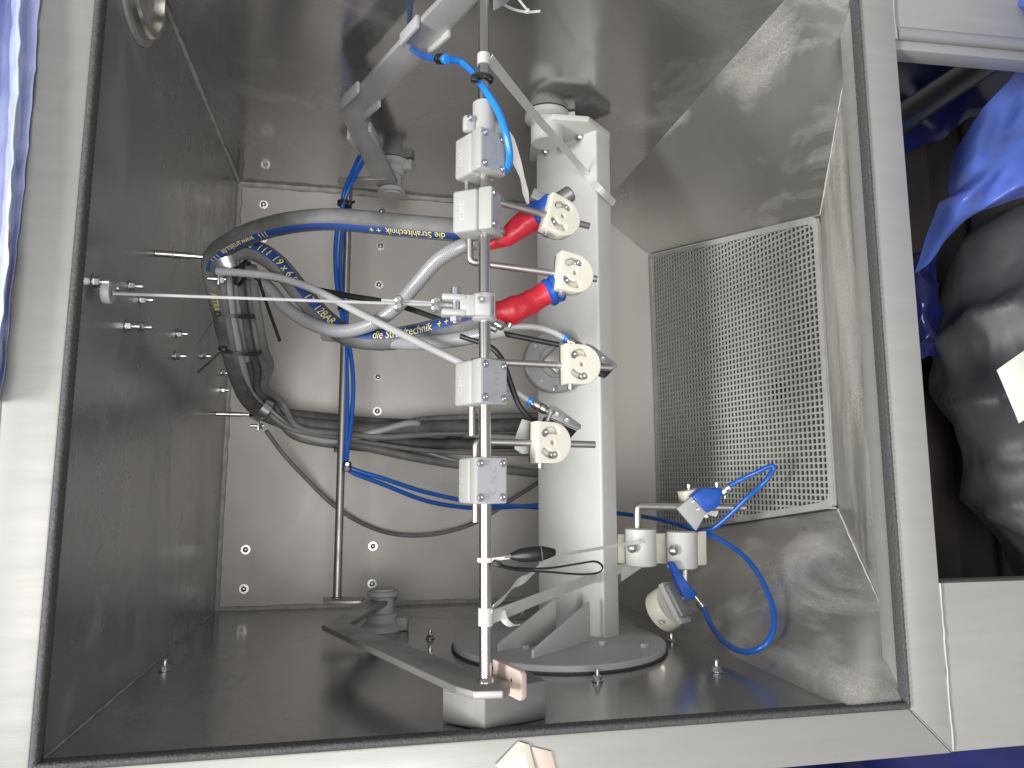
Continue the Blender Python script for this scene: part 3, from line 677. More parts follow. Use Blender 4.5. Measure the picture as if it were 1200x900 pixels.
def holder(px, py, roll, yaw, label, flip=False, s=1.0):
    c = P(px, py, -0.022); u, n = yaw_axes(yaw); r = math.radians(roll)
    ax, ay = u*math.cos(r)+Y1*math.sin(r), -u*math.sin(r)+Y1*math.cos(r)
    t = thing('gun_holder', c, label, 'holder', 'cream gun holders on the rods')
    bm = new(); put(bm, [c+(ax*v.x+ay*v.y)*s+n*v.z for v in HOLD[0]], HOLD[1]); obj('holder_plate', bm, 'cream', t, 40)
    bm = new(); prism(bm, [c+ax*q[0]*s+ay*q[1]*s-n*0.0106 for q in [(-0.020, -0.0245)]+arcpts(0.0015, 0, 0.0240, -85, 85, 14)+[(-0.020, 0.0245)]], -n*0.004); obj('back_plate', bm, 'darksteel', t)
    bm = new(); prism(bm, [c+ax*q[0]*s+ay*q[1]*s-n*0.0005 for q in arcpts(0.0, 0, 0.0220, 0, 350, 22)], -n*0.008); obj('slot_floor', bm, 'cream', t)
    for a, rr in ((78, 0.0153), (232, 0.0153)) if not flip else ((127, 0.0153), (283, 0.0153)):
        p = c+(ax*math.cos(math.radians(a))+ay*math.sin(math.radians(a)))*rr*s+n*0.0015; place('slot_screw', shared('slot_screw', lambda b: (lathe(b, (0, 0, 0), Zl, [(0, 0.0046), (0.006, 0.0046), (0.0066, 0.004), (0.0066, 0.0022), (0.004, 0.002)], 16)), 'zinc'), p, n, t)
    place('clamp_screw', CAPS(), c-ay*0.0262*s-ax*0.012*s, -ay, t)
    return t
holder(655, 256, -15, 16, 'cream holder tilted clockwise, topmost on the rods')
holder(670, 322, -7, 10, 'cream holder with blue collar and long red sleeve behind it, second from the top')
holder(678, 428, 0, 10, 'cream holder in front of the grey flange disc, third from the top', True)
holder(643, 519, -1, 16, 'lowest cream holder, with a pale plate behind its left edge', True)

# ------------------------------------------------------------------ blasting guns with red sleeves
def gun(pts, rad, blue, label, bits):
    c = P(*pts[0]); t = thing('blasting_gun', c, label, 'gun', 'blasting guns with red sleeves')
    bm = new(); path = tube(bm, PL(pts), rad, 24, 10)
    for v in bm.verts: v.co += noise.noise_vector(v.co*70)*0.0016+noise.noise_vector(v.co*200)*0.0004
    obj('red_sleeve', bm, 'red', t, 80)
    a, b = P(*blue[0]), P(*blue[1]); d = (b-a); L = d.length
    bm = new(); lathe(bm, a, d, [(0, 0.0155), (0.003, 0.0188), (0.008, 0.0188), (0.010, 0.0172), (0.014, 0.0188), (L-.003, 0.0188), (L, 0.0165)], 32); obj('blue_collar', bm, 'blue', t)
    bm = new(); cyl(bm, b, b+d.normalized()*0.030, 0.011, 20, 0.002); obj('nozzle', bm, 'darksteel', t)
    for nm, m, f in bits:
        bm = new(); f(bm); obj(nm, bm, m, t)
gun([(570, 290, -0.060), (582, 284, -0.056), (598, 275, -0.050), (612, 264, -0.046), (625, 255, -0.042)], [0.004, 0.009, 0.0135, 0.0165, 0.0165], ((622, 257, -0.043), (648, 240, -0.038)),
    'short red sleeved gun with blue collar behind the topmost cream holder',
    [('grey_bracket', 'greyplate', lambda b: box(b, P(632, 233, -0.036), (0.024, 0.014, 0.018), Matrix.Rotation(math.radians(-22), 3, 'Z'), 0.001)),
     ('nozzle_tip', 'darksteel', lambda b: cyl(b, P(650, 239, -0.050), P(667, 233, -0.045), 0.006, 16, 0.001))])
gun([(578, 366, -0.046), (590, 366, -0.046), (600, 364, -0.045), (612, 359, -0.044), (628, 351, -0.043), (645, 341, -0.040)], [0.0135, 0.0165, 0.0185, 0.0165, 0.0150, 0.0168], ((640, 345, -0.041), (656, 336, -0.038)),
    'long red sleeved gun with blue collar running from the forked clamp to the second holder',
    [('fitting', 'zinc', lambda b: cyl(b, P(581, 378, -0.030), P(590, 383, -0.026), 0.006, 16, 0.001)),
     ('fitting', 'brass', lambda b: cyl(b, P(571, 381, -0.030), P(583, 386, -0.026), 0.005, 12, 0.001)),
     ('fitting', 'zinc', lambda b: cyl(b, P(596, 384, -0.026), P(598, 378, -0.024), 0.0034, 12, 0.001))])
bm = new(); prism(bm, PL([(612, 491, -0.048), (604, 512, -0.048), (603, 526, -0.048), (612, 532, -0.048), (624, 531, -0.048), (624, 494, -0.048)]), (0, 0, -0.003), 0.0006)
tag(obj('backing_plate', bm, 'block'), 'small pale grey plate behind the lowest cream holder', 'plate')

# ------------------------------------------------------------------ flat air nozzles
def air_nozzle(o, d_px, label):
    z = o[2]; a = P(*o); b = P(o[0]+d_px[0], o[1]+d_px[1], z+0.004); d = (b-a); L = d.length; d.normalize(); s = Z1.cross(d).normalized()   # s: to the photo's upper right
    t = thing('air_nozzle', a, label, 'nozzle', 'flat air nozzles by the holders'); n = d.cross(s); n = n if n.z > 0 else -n
    bm = new(); lathe(bm, a-d*0.003, d, [(0, 0.0052), (0.001, 0.006), (0.005, 0.006), (0.006, 0.005)], 20); obj('blue_collar', bm, 'tubelight', t)
    bm = new(); lathe(bm, a+d*0.003, d, [(0, 0.005), (0.003, 0.0065), (0.010, 0.0065), (0.011, 0.005), (0.013, 0.0065), (0.019, 0.0065), (0.021, 0.005), (0.026, 0.005)], 20); obj('fitting', bm, 'brass', t)
    w = lambda f, k: a+d*L*f+s*k
    bm = new(); prism(bm, [w(.34, .008), w(.46, .010), w(.97, .006), w(1.0, .002), w(.97, -.002), w(.36, -.007)], n*0.006, 0.0008); obj('nozzle_body', bm, 'greyplate', t)
    bm = new(); prism(bm, [w(.36, -.0075), w(.97, -.0024), w(.93, -.016), w(.80, -.017), w(.36, -.018)], -n*0.012, 0.0008); obj('black_pad', bm, 'blackpl', t)
    for f in (0.50, 0.70): place('nozzle_screw', SOCK(), w(f, 0.001)+n*0.006, n, t)
    return t
air_nozzle((663, 397, -0.050), (58, 36), 'flat grey air nozzle with black pad sticking out right of the third holder')
air_nozzle((621, 470, -0.050), (58, 34), 'flat grey air nozzle with black pad lying above the lowest holder')
bm = new(); cyl(bm, P(641, 494, -0.02), P(646, 482, -0.02), 0.003, 12); hexhead(bm, P(645.5, 484, -0.02), P(646, 482, -.02)-P(641, 494, -.02), 0.005, 0.005)
tag(obj('long_bolt', bm, 'zinc'), 'small zinc bolt standing on top of the lowest cream holder', 'bolt')
# ------------------------------------------------------------------ hoses
def hose(name, pts, r, m, label, cat='hose', group=None, seg=16, per=10, uv=False):
    bm = new(); path = tube(bm, PL(pts), r, seg, per, uv=uv)
    return tag(obj(name, bm, m, angle=80), label, cat, group), path
TOC = Vector((-0.15, -0.10, 1.0))
GH = 'hoses gathered at the wall clip'
# upper printed hose: from the sideways block to the wall clip and down into the bundle
A = [(540, 270, -0.075), (505, 267, -0.085), (470, 264, -0.10), (430, 260, -0.12), (385, 257, -0.15), (340, 261, -0.18), (300, 271, -0.22), (268, 286, -0.26), (250, 303, -0.285), (250, 325, -0.31), (258, 360, -0.36), (267, 400, -0.44), (278, 440, -0.56), (292, 470, -0.68), (318, 489, -0.775), (360, 498, -0.80), (430, 503, -0.815), (520, 500, -0.82), (640, 498, -0.83)]
hA, pA = hose('printed_hose', A, 0.0155, 'hose', 'upper black blasting hose with a blue stripe and upside down yellow print', 'hose', None, 20)
refA = Vector((-0.05, -0.82, 0.57))
bm = new(); stripe(bm, pA[:86], 0.0155, refA, 0.33); s_hA = obj('blue_stripe', bm, 'stripe', hA)
for s, st in (('die Strahltechnik  + +', 0.018), ('I I I   www.arteka.de   I I I', 0.292), ('ASTRA', 0.475)):
    bm = new(); hose_text(bm, s, 0.0130, pA, 0.0155, refA, st, True, wide=0.92); obj('yellow_print', bm, 'yellow', s_hA)
# lower printed hose
Bp = [(262, 322, -0.31), (264, 303, -0.29), (280, 293, -0.275), (302, 295, -0.262), (326, 311, -0.25), (350, 340, -0.24), (378, 372, -0.225), (408, 393, -0.205), (446, 398, -0.18), (486, 393, -0.145), (528, 383, -0.105), (568, 372, -0.06), (592, 366, -0.05)]
hB, pB = hose('printed_hose', Bp, 0.0158, 'hose', 'lower black blasting hose with a blue stripe printed 19 x 6 and 12BAR', 'hose', None, 20)
refB = Vector((0.12, 0.18, 0.97))
bm = new(); stripe(bm, pB[16:112], 0.0158, refB, 0.46); s_hB = obj('blue_stripe', bm, 'stripe', hB)
for s, st in (('de  I I I  19 x 6,5', 0.075), ('1T  12BAR', 0.205), ('die Strahltechnik  + +', 0.345)):
    bm = new(); hose_text(bm, s, 0.0165, pB, 0.0158, refB, st, True, wide=0.92); obj('yellow_print', bm, 'yellow', s_hB)
# braided hoses
hose('braided_hose', [(556, 284, -0.055), (536, 291, -0.06), (512, 306, -0.075), (487, 334, -0.10), (462, 362, -0.13), (432, 381, -0.155), (398, 388, -0.185), (364, 379, -0.215), (335, 360, -0.245), (312, 334, -0.275), (290, 318, -0.30), (277, 330, -0.33), (279, 370, -0.39), (287, 420, -0.50)], 0.0098, 'braid', 'white braided hose looping up to the underside of the sideways block', 'hose', None, 18, 10, True)
hose('braided_hose', [(592, 386, -0.045), (565, 392, -0.06), (530, 399, -0.09), (490, 402, -0.13), (452, 400, -0.175), (415, 396, -0.22), (380, 392, -0.25)], 0.0098, 'braid', 'white braided hose running along the underside of the lower printed hose', 'hose', None, 18, 10, True)
# light grey tube and black cable crossing in front
hose('grey_tube', [(255, 318, -0.265), (285, 320, -0.25), (325, 325, -0.225), (370, 340, -0.19), (420, 366, -0.145), (470, 391, -0.095), (515, 413, -0.05), (550, 430, -0.02)], [0.0060, 0.0056, 0.0052, 0.0046], 'greytube', 'light grey tube slanting from the wall clip down to the third clamp block', 'tube')
hose('black_cable', [(270, 318, -0.285), (310, 323, -0.27), (360, 337, -0.25), (410, 347, -0.22), (447, 353, -0.19), (480, 362, -0.15), (525, 377, -0.10), (575, 388, -0.06), (615, 396, -0.045), (655, 404, -0.04)], [0.0050, 0.0045, 0.0036, 0.0036], 'cable', 'black flat cable running behind the bar to the third cream holder', 'cable')
hose('black_cable', [(540, 394, -0.07), (572, 405, -0.05), (588, 421, -0.045), (598, 448, -0.045), (609, 476, -0.045), (626, 494, -0.05), (640, 500, -0.055)], 0.0036, 'cable', 'black cable dropping behind the third clamp block to the lower air nozzle', 'cable')
hose('grey_tube', [(583, 388, -0.055), (600, 383, -0.052), (625, 383, -0.05), (648, 389, -0.05), (664, 398, -0.050)], 0.0044, 'greytube', 'grey air tube arching over the flange disc to the upper air nozzle', 'tube')
hose('grey_tube', [(560, 440, -0.075), (583, 449, -0.065), (600, 457, -0.055), (622, 471, -0.050)], 0.0044, 'greytube', 'short grey air tube behind the third clamp block to the lower nozzle', 'tube')
# bundle between the two wall clips
bund = [(256, 312, 0.0), (258, 338, 0), (263, 372, 0), (270, 408, 0), (277, 438, 0), (289, 463, 0), (309, 482, 0)]
zb = [-0.30, -0.33, -0.385, -0.455, -0.555, -0.665, -0.765]
def run(dx, dz, r, m, label, tail, start=0, cat='hose'):
    pts = [(x+dx*(1 if i < 5 else 0.55), y+(0 if i < 4 else -dx*0.25), zb[i]+dz) for i, (x, y, _) in enumerate(bund)][start:]+tail
    return hose('bundle_hose', pts, r, m, label, cat, 'hoses running down the cabinet ceiling between the two clips')
run(-1, -0.015, 0.0125, 'hosedark', 'black hose at the left edge of the bundle between the wall clips', [(355, 506, -0.80), (420, 514, -0.83), (500, 520, -0.85), (640, 520, -0.86)])
run(15, -0.035, 0.0105, 'greyhose', 'dusty grey hose in the middle of the bundle between the wall clips', [(360, 503, -0.81), (415, 520, -0.82), (450, 508, -0.82), (490, 494, -0.83), (560, 490, -0.84), (640, 488, -0.85)])
run(33, -0.03, 0.0100, 'greyhose', 'grey hose at the right edge of the bundle between the wall clips', [(355, 512, -0.79), (420, 522, -0.82), (480, 535, -0.84), (540, 545, -0.86), (640, 556, -0.87)])
run(9, 0.012, 0.0075, 'greytube', 'thin pale hose lying on the front of the bundle', [(345, 505, -0.77), (390, 517, -0.80), (440, 506, -0.80), (480, 496, -0.80), (500, 500, -0.82), (560, 510, -0.84), (640, 515, -0.86)], 0, 'tube')
run(24, -0.005, 0.0065, 'hosedark', 'thin black hose on the front of the bundle', [(345, 512, -0.79), (420, 525, -0.83), (480, 527, -0.86), (535, 512, -0.87), (590, 495, -0.875), (640, 490, -0.88)])
run(40, -0.015, 0.0070, 'greyhose', 'narrow grey hose at the far right side of the bundle bend', [(350, 501, -0.77), (400, 508, -0.79), (450, 512, -0.80), (520, 508, -0.82), (640, 503, -0.84)])
run(4, 0.020, 0.0055, 'greyhose', 'narrow grey cable on the front left of the bundle', [(342, 503, -0.76), (390, 512, -0.79), (440, 520, -0.81), (500, 528, -0.83), (560, 531, -0.85), (640, 532, -0.86)], 0, 'cable')
hose('thin_cable', [(430, 522, -0.82), (470, 521, -0.84), (510, 533, -0.85), (560, 546, -0.86), (640, 552, -0.87)], 0.0036, 'greytube', 'pale thin cable branching off low across the back wall', 'cable')
hose('broad_hose', [(296, 462, -0.70), (308, 480, -0.77), (335, 487, -0.81), (380, 492, -0.83), (430, 497, -0.84), (500, 500, -0.85), (640, 505, -0.86)], 0.0165, 'hosedark', 'thick black hose leaving the lower clip along the back wall')
hose('loose_cable', [(312, 505, -0.79), (332, 532, -0.82), (358, 560, -0.85), (392, 593, -0.875), (430, 616, -0.88), (470, 627, -0.88), (515, 625, -0.88), (560, 611, -0.88), (605, 582, -0.88), (640, 560, -0.88)], 0.0048, 'greyhose', 'thin grey cable sagging in a curve across the back wall', 'cable')
# wall clips
def wall_clip(px0, px1, ring, rr, label, d, nrm):
    a = PX(*px0, 0.0); b = P(px1[0], px1[1], a.z-0.004)
    t = thing('wall_clip', a, label, 'clip', 'hose clips on rods from the cabinet ceiling')
    bm = new(); cyl(bm, a, a.lerp(b, 0.72), 0.0052, 16, 0.0006); obj('stand_off', bm, 'steel', t)
    bm = new(); lathe(bm, a.lerp(b, 0.35), b-a, [(0, 0.0054), (0.002, 0.0056), (0.004, 0.0054)], 16); obj('groove_ring', bm, 'darksteel', t)
    bm = new(); cyl(bm, a.lerp(b, 0.72), b, 0.0040, 12); obj('threaded_end', bm, 'zinc', t)
    c = P(*ring); nn = Vector(nrm); bm = new(); u_, v_, n_ = basis(nn)
    rs = []
    for i in range(41):
        tt = 2*math.pi*i/40; w_ = u_*math.cos(tt)*rr[0]+v_*math.sin(tt)*rr[1]
        rs.append([c+w_+n_*0.009, c+w_*1.06+n_*0.009, c+w_*1.06-n_*0.009, c+w_-n_*0.009])
    rings(bm, rs); obj('clip_band', bm, 'zinc', t)
    e = P(*d); bm = new(); cyl(bm, e-X1*0.016, e+X1*0.010, 0.0036, 12); hexhead(bm, e+X1*0.002, X1, 0.0075, 0.006); box(bm, e, (0.003, 0.020, 0.014), None, 0.001); obj('clip_screw', bm, 'zinc', t)
wall_clip((182, 297), (238, 301), (260, 308, -0.292), (0.030, 0.021), 'steel hose clip on a chrome rod holding the upper hoses', (257, 327, -0.270), (0.35, -0.85, -0.4))
wall_clip((253, 485), (296, 486), (306, 480, -0.735), (0.036, 0.024), 'steel hose clip on a short rod at the lower bend of the hose bundle', (303, 499, -0.72), (0.75, -0.5, -0.35))
# black cable ties round the bundle
def tie(c, rx, rz, nrm, tail, label, m='cable', r=0.0030):
    c = P(*c); a, b, n = basis(nrm); bm = new(); rs = []
    for i in range(36):
        t = 2*math.pi*i/36; w = a*math.cos(t)*rx+b*math.sin(t)*rz; o = w.normalized()
        rs.append([c+w+o*r*0.5+n*r, c+w+o*r*0.5-n*r, c+w-o*r*0.3-n*r, c+w-o*r*0.3+n*r])
    rings(bm, rs, False, True)
    p, q = P(*tail[0]), P(*tail[1]); ribbon(bm, [p, p.lerp(q, .5)+Vector((0, -.001, .001)), q], r*1.7, Vector((0.5, 0.6, 0.6)), 0.0009, 4)
    box(bm, p, (0.009, 0.009, 0.008), None, 0.0015)
    return tag(obj('cable_tie', bm, m, angle=50), label, 'cable tie', 'cable ties')
tie((274, 368, -0.385), 0.031, 0.030, (0.10, 0.92, 0.30), ((255, 367, -0.350), (231, 404, -0.345)), 'upper black cable tie round the hose bundle, tail pointing down left')
tie((281, 410, -0.465), 0.034, 0.032, (0.12, 0.92, 0.35), ((262, 409, -0.425), (231, 437, -0.42)), 'lower black cable tie round the hose bundle, tail pointing down left')
tie((284, 320, -0.290), 0.014, 0.020, (0.9, -0.4, 0.2), ((302, 325, -0.268), (328, 400, -0.262)), 'black cable tie on the grey tube with a long hanging tail')

# ------------------------------------------------------------------ steel cable
e0 = PX(125, 342, 0.012); c0 = P(133, 344, e0.z+0.004); c1 = Vector((FX-0.036, fm, BZ+0.004))
sr = thing('steel_cable', c0, 'taut white steel cable stretched from the cabinet ceiling to the forked clamp', 'cable')
bm = new(); n = 520; rs = []
ca, cb, cd = basis(c1-c0)
for i in range(n+1):
    p = c0.lerp(c1, i/n); rs.append([p+(ca*math.cos(t+i*0.33)+cb*math.sin(t+i*0.33))*(0.0017+0.00022*math.cos(6*t)) for t in [2*math.pi*k/12 for k in range(12)]])
rings(bm, rs); obj('rope', bm, 'greytube', sr, 80)
k0, k1 = P(447, 353, c0.lerp(c1, 0.80).z), P(525, 358, c0.lerp(c1, 0.97).z); bm = new(); tube(bm, [k0+Vector((0, .002, -.003)), k0.lerp(k1, .5)+Vector((0, .003, -.004)), k1+Vector((0, .002, -.003))], 0.0022, 10); obj('doubled_end', bm, 'greytube', sr)
for px in (467, 510):
    f = 0; best = min(range(0, 1001), key=lambda i: abs(((c0.lerp(c1, i/1000)-CP).dot(RM.col[0])/-(c0.lerp(c1, i/1000)-CP).dot(RM.col[2]))*FOC+600-px)); p = c0.lerp(c1, best/1000)
    bm = new()
    for s in (-1, 1):
        lathe(bm, p+Vector((0.0, s*0.0042, -0.004)), Z1, [(0, 0.0036), (0.007, 0.0036), (0.0072, 0.0052), (0.011, 0.0050), (0.0125, 0.003)], 14)
    box(bm, p+Vector((0, 0, -0.002)), (0.0085, 0.018, 0.008), None, 0.002); obj('cable_clip', bm, 'zinc', sr)
bm = new(); lathe(bm, PX(131, 343, 0.018)-X1*0.009, X1, [(0, 0.0125), (0.0015, 0.0135), (0.008, 0.0135), (0.0095, 0.0125), (0.0095, 0.005), (0.003, 0.0045)], 30)
ey = obj('cable_anchor', bm, 'bearing'); tag(ey, 'grey ring shaped cable anchor bolted near the edge of the cabinet ceiling', 'anchor')

# ------------------------------------------------------------------ blue air tubes
GBL = 'blue air tubes'
def air(pts, label, r=0.0046, m='tube'): return hose('air_tube', pts, r, m, label, 'tube', GBL)
rz = r0.z
air([(428, 186, -0.60), (417, 205, -0.63), (406, 228, -0.655), (397, 258, -0.665), (393, 295, -0.67), (395, 335, -0.67), (402, 375, -0.672), (411, 415, -0.672), (414, 455, -0.67), (411, 500, -0.665), (406, 540, -0.655), (412, 549, -0.65), (450, 561, -0.66), (500, 577, -0.68), (560, 589, -0.70), (620, 594, -0.72), (690, 598, -0.74), (745, 604, -0.66), (775, 609, -0.56), (800, 616, -0.50)], 'blue air tube down the rear rod and across the back wall, upper of the two')
air([(422, 182, -0.60), (411, 206, -0.64), (402, 232, -0.668), (402, 262, -0.672), (399, 300, -0.675), (400, 340, -0.676), (406, 380, -0.676), (406, 420, -0.674), (407, 470, -0.668), (406, 520, -0.66), (405, 543, -0.652), (412, 553, -0.655), (450, 568, -0.67), (500, 587, -0.69), (550, 595, -0.71), (600, 594, -0.73), (640, 591, -0.74)], 'blue air tube down the rear rod and across the back wall, lower of the two')
HN = (Vector((0.918, 0, 0))-Vector((0.918, 0, D))).cross(GC-Vector((0.918, 0, 0))).normalized()
if HN.y < 0: HN = -HN
def on_hop(px, py, off):
    d = _ray(px, py); t = (Vector((0.918, 0, 0))+HN*off-CP).dot(HN)/d.dot(HN); return (px, py, (CP+d*t).z)
air([(800, 616, -0.50), (822, 624, -0.46), (845, 633, -0.42), on_hop(872, 652, 0.06), on_hop(893, 680, 0.04), on_hop(906, 714, 0.028), on_hop(905, 742, 0.026), on_hop(890, 760, 0.026), on_hop(868, 763, 0.028), (846, 750, -0.295), (832, 730, -0.355), (825, 713, -0.385)], 'blue air tube hanging in a big loop over the hopper side')
air([(853, 570, -0.41), (870, 561, -0.40), (888, 553, -0.38), (903, 546, -0.365), (906, 550, -0.365), (895, 566, -0.37), (875, 584, -0.40), (850, 608, -0.43), (828, 622, -0.455), (800, 616, -0.49)], 'blue air tube folded back sharply above the grate')
ah = PY(482, 57, 0.935)
air([(479, 50, ah.z-0.06), (483, 57, ah.z), (495, 65, ah.z+0.06), (512, 69, ah.z+0.10), (522, 69, ah.z+0.12)], 'short blue tube from the upper arm into a black coupling', 0.0042)
air([(522, 69, ah.z+0.12), (540, 73, 0.0+ah.z*0.35), (555, 86, ah.z*0.15), (568, 105, 0.012), (582, 127, 0.024), (592, 153, 0.030), (597, 180, 0.022), (595, 196, 0.006), (589, 203, -0.006)], 'bright blue tube curving from the coupling down beside the first clamp block', 0.0046, 'tubelight')
air([(512, -20, -0.16), (506, -2, -0.17), (502, 8, -0.20), (498, 18, -0.24)], 'stub of blue tube above the upper arm at the photo edge', 0.0042)
cpz = ah.z+0.12
cl = thing('tube_coupling', P(519, 69, cpz), 'small black and blue push coupling on the tube by the upper arm', 'coupling')
d_ = (P(530, 70, cpz+.02)-P(510, 69, cpz-.015)).normalized(); cc = P(513, 69, cpz-.01)
bm = new(); lathe(bm, cc, d_, [(0, 0.0062), (0.002, 0.0072), (0.006, 0.0072), (0.007, 0.006), (0.009, 0.0072), (0.013, 0.0072), (0.015, 0.006)], 18); obj('black_body', bm, 'blackpl', cl)
bm = new(); lathe(bm, cc+d_*0.0155, d_, [(0, 0.0056), (0.002, 0.0064), (0.008, 0.0064), (0.009, 0.005)], 18); obj('blue_ring', bm, 'tubelight', cl)
def band(c, axis, R, w, m, name, label, cat, grp=None, th=0.001):
    bm = new(); lathe(bm, Vector(c)-Vector(axis).normalized()*w/2, axis, [(0, R), (0, R+th), (w, R+th), (w, R), (0, R)], 24, False); return tag(obj(name, bm, m), label, cat, grp)
b_ = tie((566, 92, 0.0), 0.0115, 0.0125, (0.1, 1, 0.1), ((556, 92, 0.012), (559, 88, 0.016)), 'small black cable tie fixing the bright blue tube to the bar', 'cable', 0.0022)
tie((404, 239, -0.672), 0.016, 0.014, (0.1, 1, 0.05), ((410, 238, -0.655), (416, 236, -0.655)), 'black cable tie fixing blue tubes to the top of the rear rod', 'cable', 0.004)
tie((404, 362, -0.677), 0.014, 0.013, (0.05, 1, 0.05), ((409, 362, -0.66), (414, 363, -0.66)), 'black cable tie on the rear rod behind the steel cable', 'cable', 0.004)
tie((401, 527, -0.678), 0.013, 0.012, (0.05, 1, 0.05), ((394, 527, -0.668), (397, 527, -0.664)), 'black cable tie on the rear rod below the hose bundle', 'cable', 0.003)
t = thing('tube_clip', P(407, 547, -0.645), 'small black clip with a screw where the blue tubes turn off the rod', 'clip')
bm = new(); box(bm, P(407, 547, -0.645), (0.016, 0.020, 0.014), None, 0.002); obj('clip_body', bm, 'blackpl', t); place('clip_screw', SOCK(), P(407, 544, -0.6375), Z1, t)

# ------------------------------------------------------------------ straps and ties on the bar
st = thing('plastic_strap', (bx(bar_y(70)), bar_y(70), BZ), 'translucent strap from the top of the bar across to the painted column', 'strap', 'translucent plastic straps')
bm = new(); lathe(bm, (bx(bar_y(77)), bar_y(77), BZ), Y1, [(0, 0.0076), (0, 0.0084), (0.0145, 0.0084), (0.0145, 0.0076)], 24, False); obj('wrap', bm, 'strap', st)
bm = new(); ribbon(bm, PL([(574, 69, 0.004), (600, 102, -0.09), (632, 141, -0.22), (660, 172, -0.33)])+[on_face(688, 205, 0.004), on_face(704, 223, 0.006), CE+Y1*P(716, 237, -0.42).y+Vector((0.004, 0, 0.002))], [0.013, 0.013, 0.0125, 0.013], Vector((0.55, 0.75, 0.3)), 0.0005); obj('strap_run', bm, 'strap', st)
bm = new(); ribbon(bm, PL([(588, 148, -0.010), (597, 165, -0.020), (606, 190, -0.030), (612, 208, -0.034), (616, 226, -0.036), (619, 240, -0.037)]), [0.008, 0.014, 0.011, 0.006, 0.008, 0.003], Vector((0.9, 0.3, 0.2)), 0.0005); tag(obj('strap_tail', bm, 'strap'), 'twisted white strap end hanging beside the first clamp block', 'strap')
st = thing('plastic_strap', (bx(bar_y(733)), bar_y(733), BZ), 'translucent strap tied round the foot of the bar and back to the column', 'strap', 'translucent plastic straps')
bm = new(); lathe(bm, (bx(bar_y(733)), bar_y(733), BZ), Y1, [(0, 0.0076), (0, 0.0086), (0.020, 0.0086), (0.020, 0.0076)], 24, False); obj('wrap', bm, 'strap', st)
bm = new(); ribbon(bm, PL([(574, 724, 0.006), (600, 714, -0.06), (640, 698, -0.20), (680, 683, -0.34), (706, 674, -0.44), (735, 664, -0.47)]), [0.018, 0.018, 0.020, 0.020], Vector((0.2, 0.9, 0.2)), 0.0005); obj('strap_run', bm, 'strap', st)
bm = new(); ribbon(bm, PL([(576, 713, 0.002), (592, 699, -0.03), (604, 684, -0.06), (618, 677, -0.08), (632, 664, -0.10), (648, 654, -0.12)]), [0.012, 0.014, 0.016, 0.012, 0.016], Vector((0.5, 0.8, 0.2)), 0.0005); obj('strap_run', bm, 'strap', st)
bm = new(); ribbon(bm, PL([(588, 716, -0.03), (592, 727, -0.028), (600, 733, -0.03), (608, 732, -0.035)]), [0.009, 0.009, 0.006], Vector((0.8, 0.2, 0.5)), 0.0005); obj('strap_end', bm, 'strap', st)
zt = thing('white_cable_tie', (bx(bar_y(656)), bar_y(656), BZ), 'white cable tie holding the black lanyard tag to the bar', 'cable tie')
bm = new(); lathe(bm, (bx(bar_y(658.5)), bar_y(658.5), BZ), Y1, [(0, 0.0076), (0, 0.0094), (0.005, 0.0094), (0.005, 0.0076)], 24, False); obj('loop', bm, 'white', zt)
bm = new(); ribbon(bm, PL([(574, 656, 0.006), (590, 654, 0.004), (606, 652, 0.0)]), 0.0035, Y1, 0.0008); obj('tail', bm, 'white', zt)
bm = new(); ribbon(bm, PL([(644, 651, -0.01), (670, 648, -0.12), (700, 643, -0.28), (730, 638, -0.37), (752, 635, -0.395)]), [0.0035, 0.004, 0.0055, 0.006], Y1, 0.0008)
tag(obj('nylon_cord', bm, 'white'), 'thin white cord from the black lanyard tag to the sensor bracket', 'cord')
ln = thing('lanyard', P(624, 649, 0.0), 'black oval lanyard tag with a thin strap loop hanging from the bar foot', 'lanyard')
c = P(624, 649.5, 0.004); vs = []; bm = new()
pr = [(-0.028, 0.002), (-0.024, 0.0045), (-0.015, 0.0078), (-0.002, 0.0090), (0.012, 0.0086), (0.021, 0.0062), (0.027, 0.0042), (0.028, 0.003)]
rings(bm, [[c+Vector((x, math.cos(t)*h+0.06*x, math.sin(t)*h*0.55)) for t in [2*math.pi*k/20 for k in range(20)]] for x, h in pr]); obj('tag', bm, 'blackpl', ln, 50)
bm = new(); torus(bm, c+Vector((0.010, 0.0006, 0.0035)), Vector((1, 0.1, 0.15)), 0.0092, 0.0006, 24, 6); obj('seam_ring', bm, 'hosedark', ln)
bm = new(); cyl(bm, c+Vector((-0.034, -0.002, 0)), c+Vector((-0.026, -0.0015, 0)), 0.0022, 10); obj('swivel', bm, 'zinc', ln)
bm = new(); ribbon(bm, PL([(583, 660, 0.006), (600, 665, 0.004), (640, 666, 0.0), (675, 661, -0.004), (697, 658, -0.008), (706, 664, -0.01), (701, 671, -0.008), (680, 673, -0.004), (640, 670, 0.0), (605, 668, 0.006), (584, 663, 0.008)]), 0.0030, Vector((0, 0.5, 0.85)), 0.0007); obj('strap_loop', bm, 'cable', ln)
bm = new(); box(bm, P(582, 660.5, 0.007), (0.010, 0.007, 0.006), Matrix.Rotation(math.radians(-20), 3, 'Z'), 0.001); obj('strap_knot', bm, 'cable', ln)
bm = new(); ribbon(bm, PL([(588, 4, -0.06), (602, 11, -0.08), (618, 14, -0.09), (633, 13, -0.09)]), 0.0034, Vector((0.1, 0.8, 0.5)), 0.0008); ribbon(bm, PL([(599, -12, -0.09), (610, 2, -0.09), (618, 12, -0.09)]), 0.0032, Vector((0.8, 0.3, 0.5)), 0.0008); box(bm, P(618, 13, -0.088), (0.006, 0.006, 0.006), None, 0.001)
tag(obj('cable_tie', bm, 'white'), 'white cable tie end beside the bar at the top photo edge', 'cable tie')

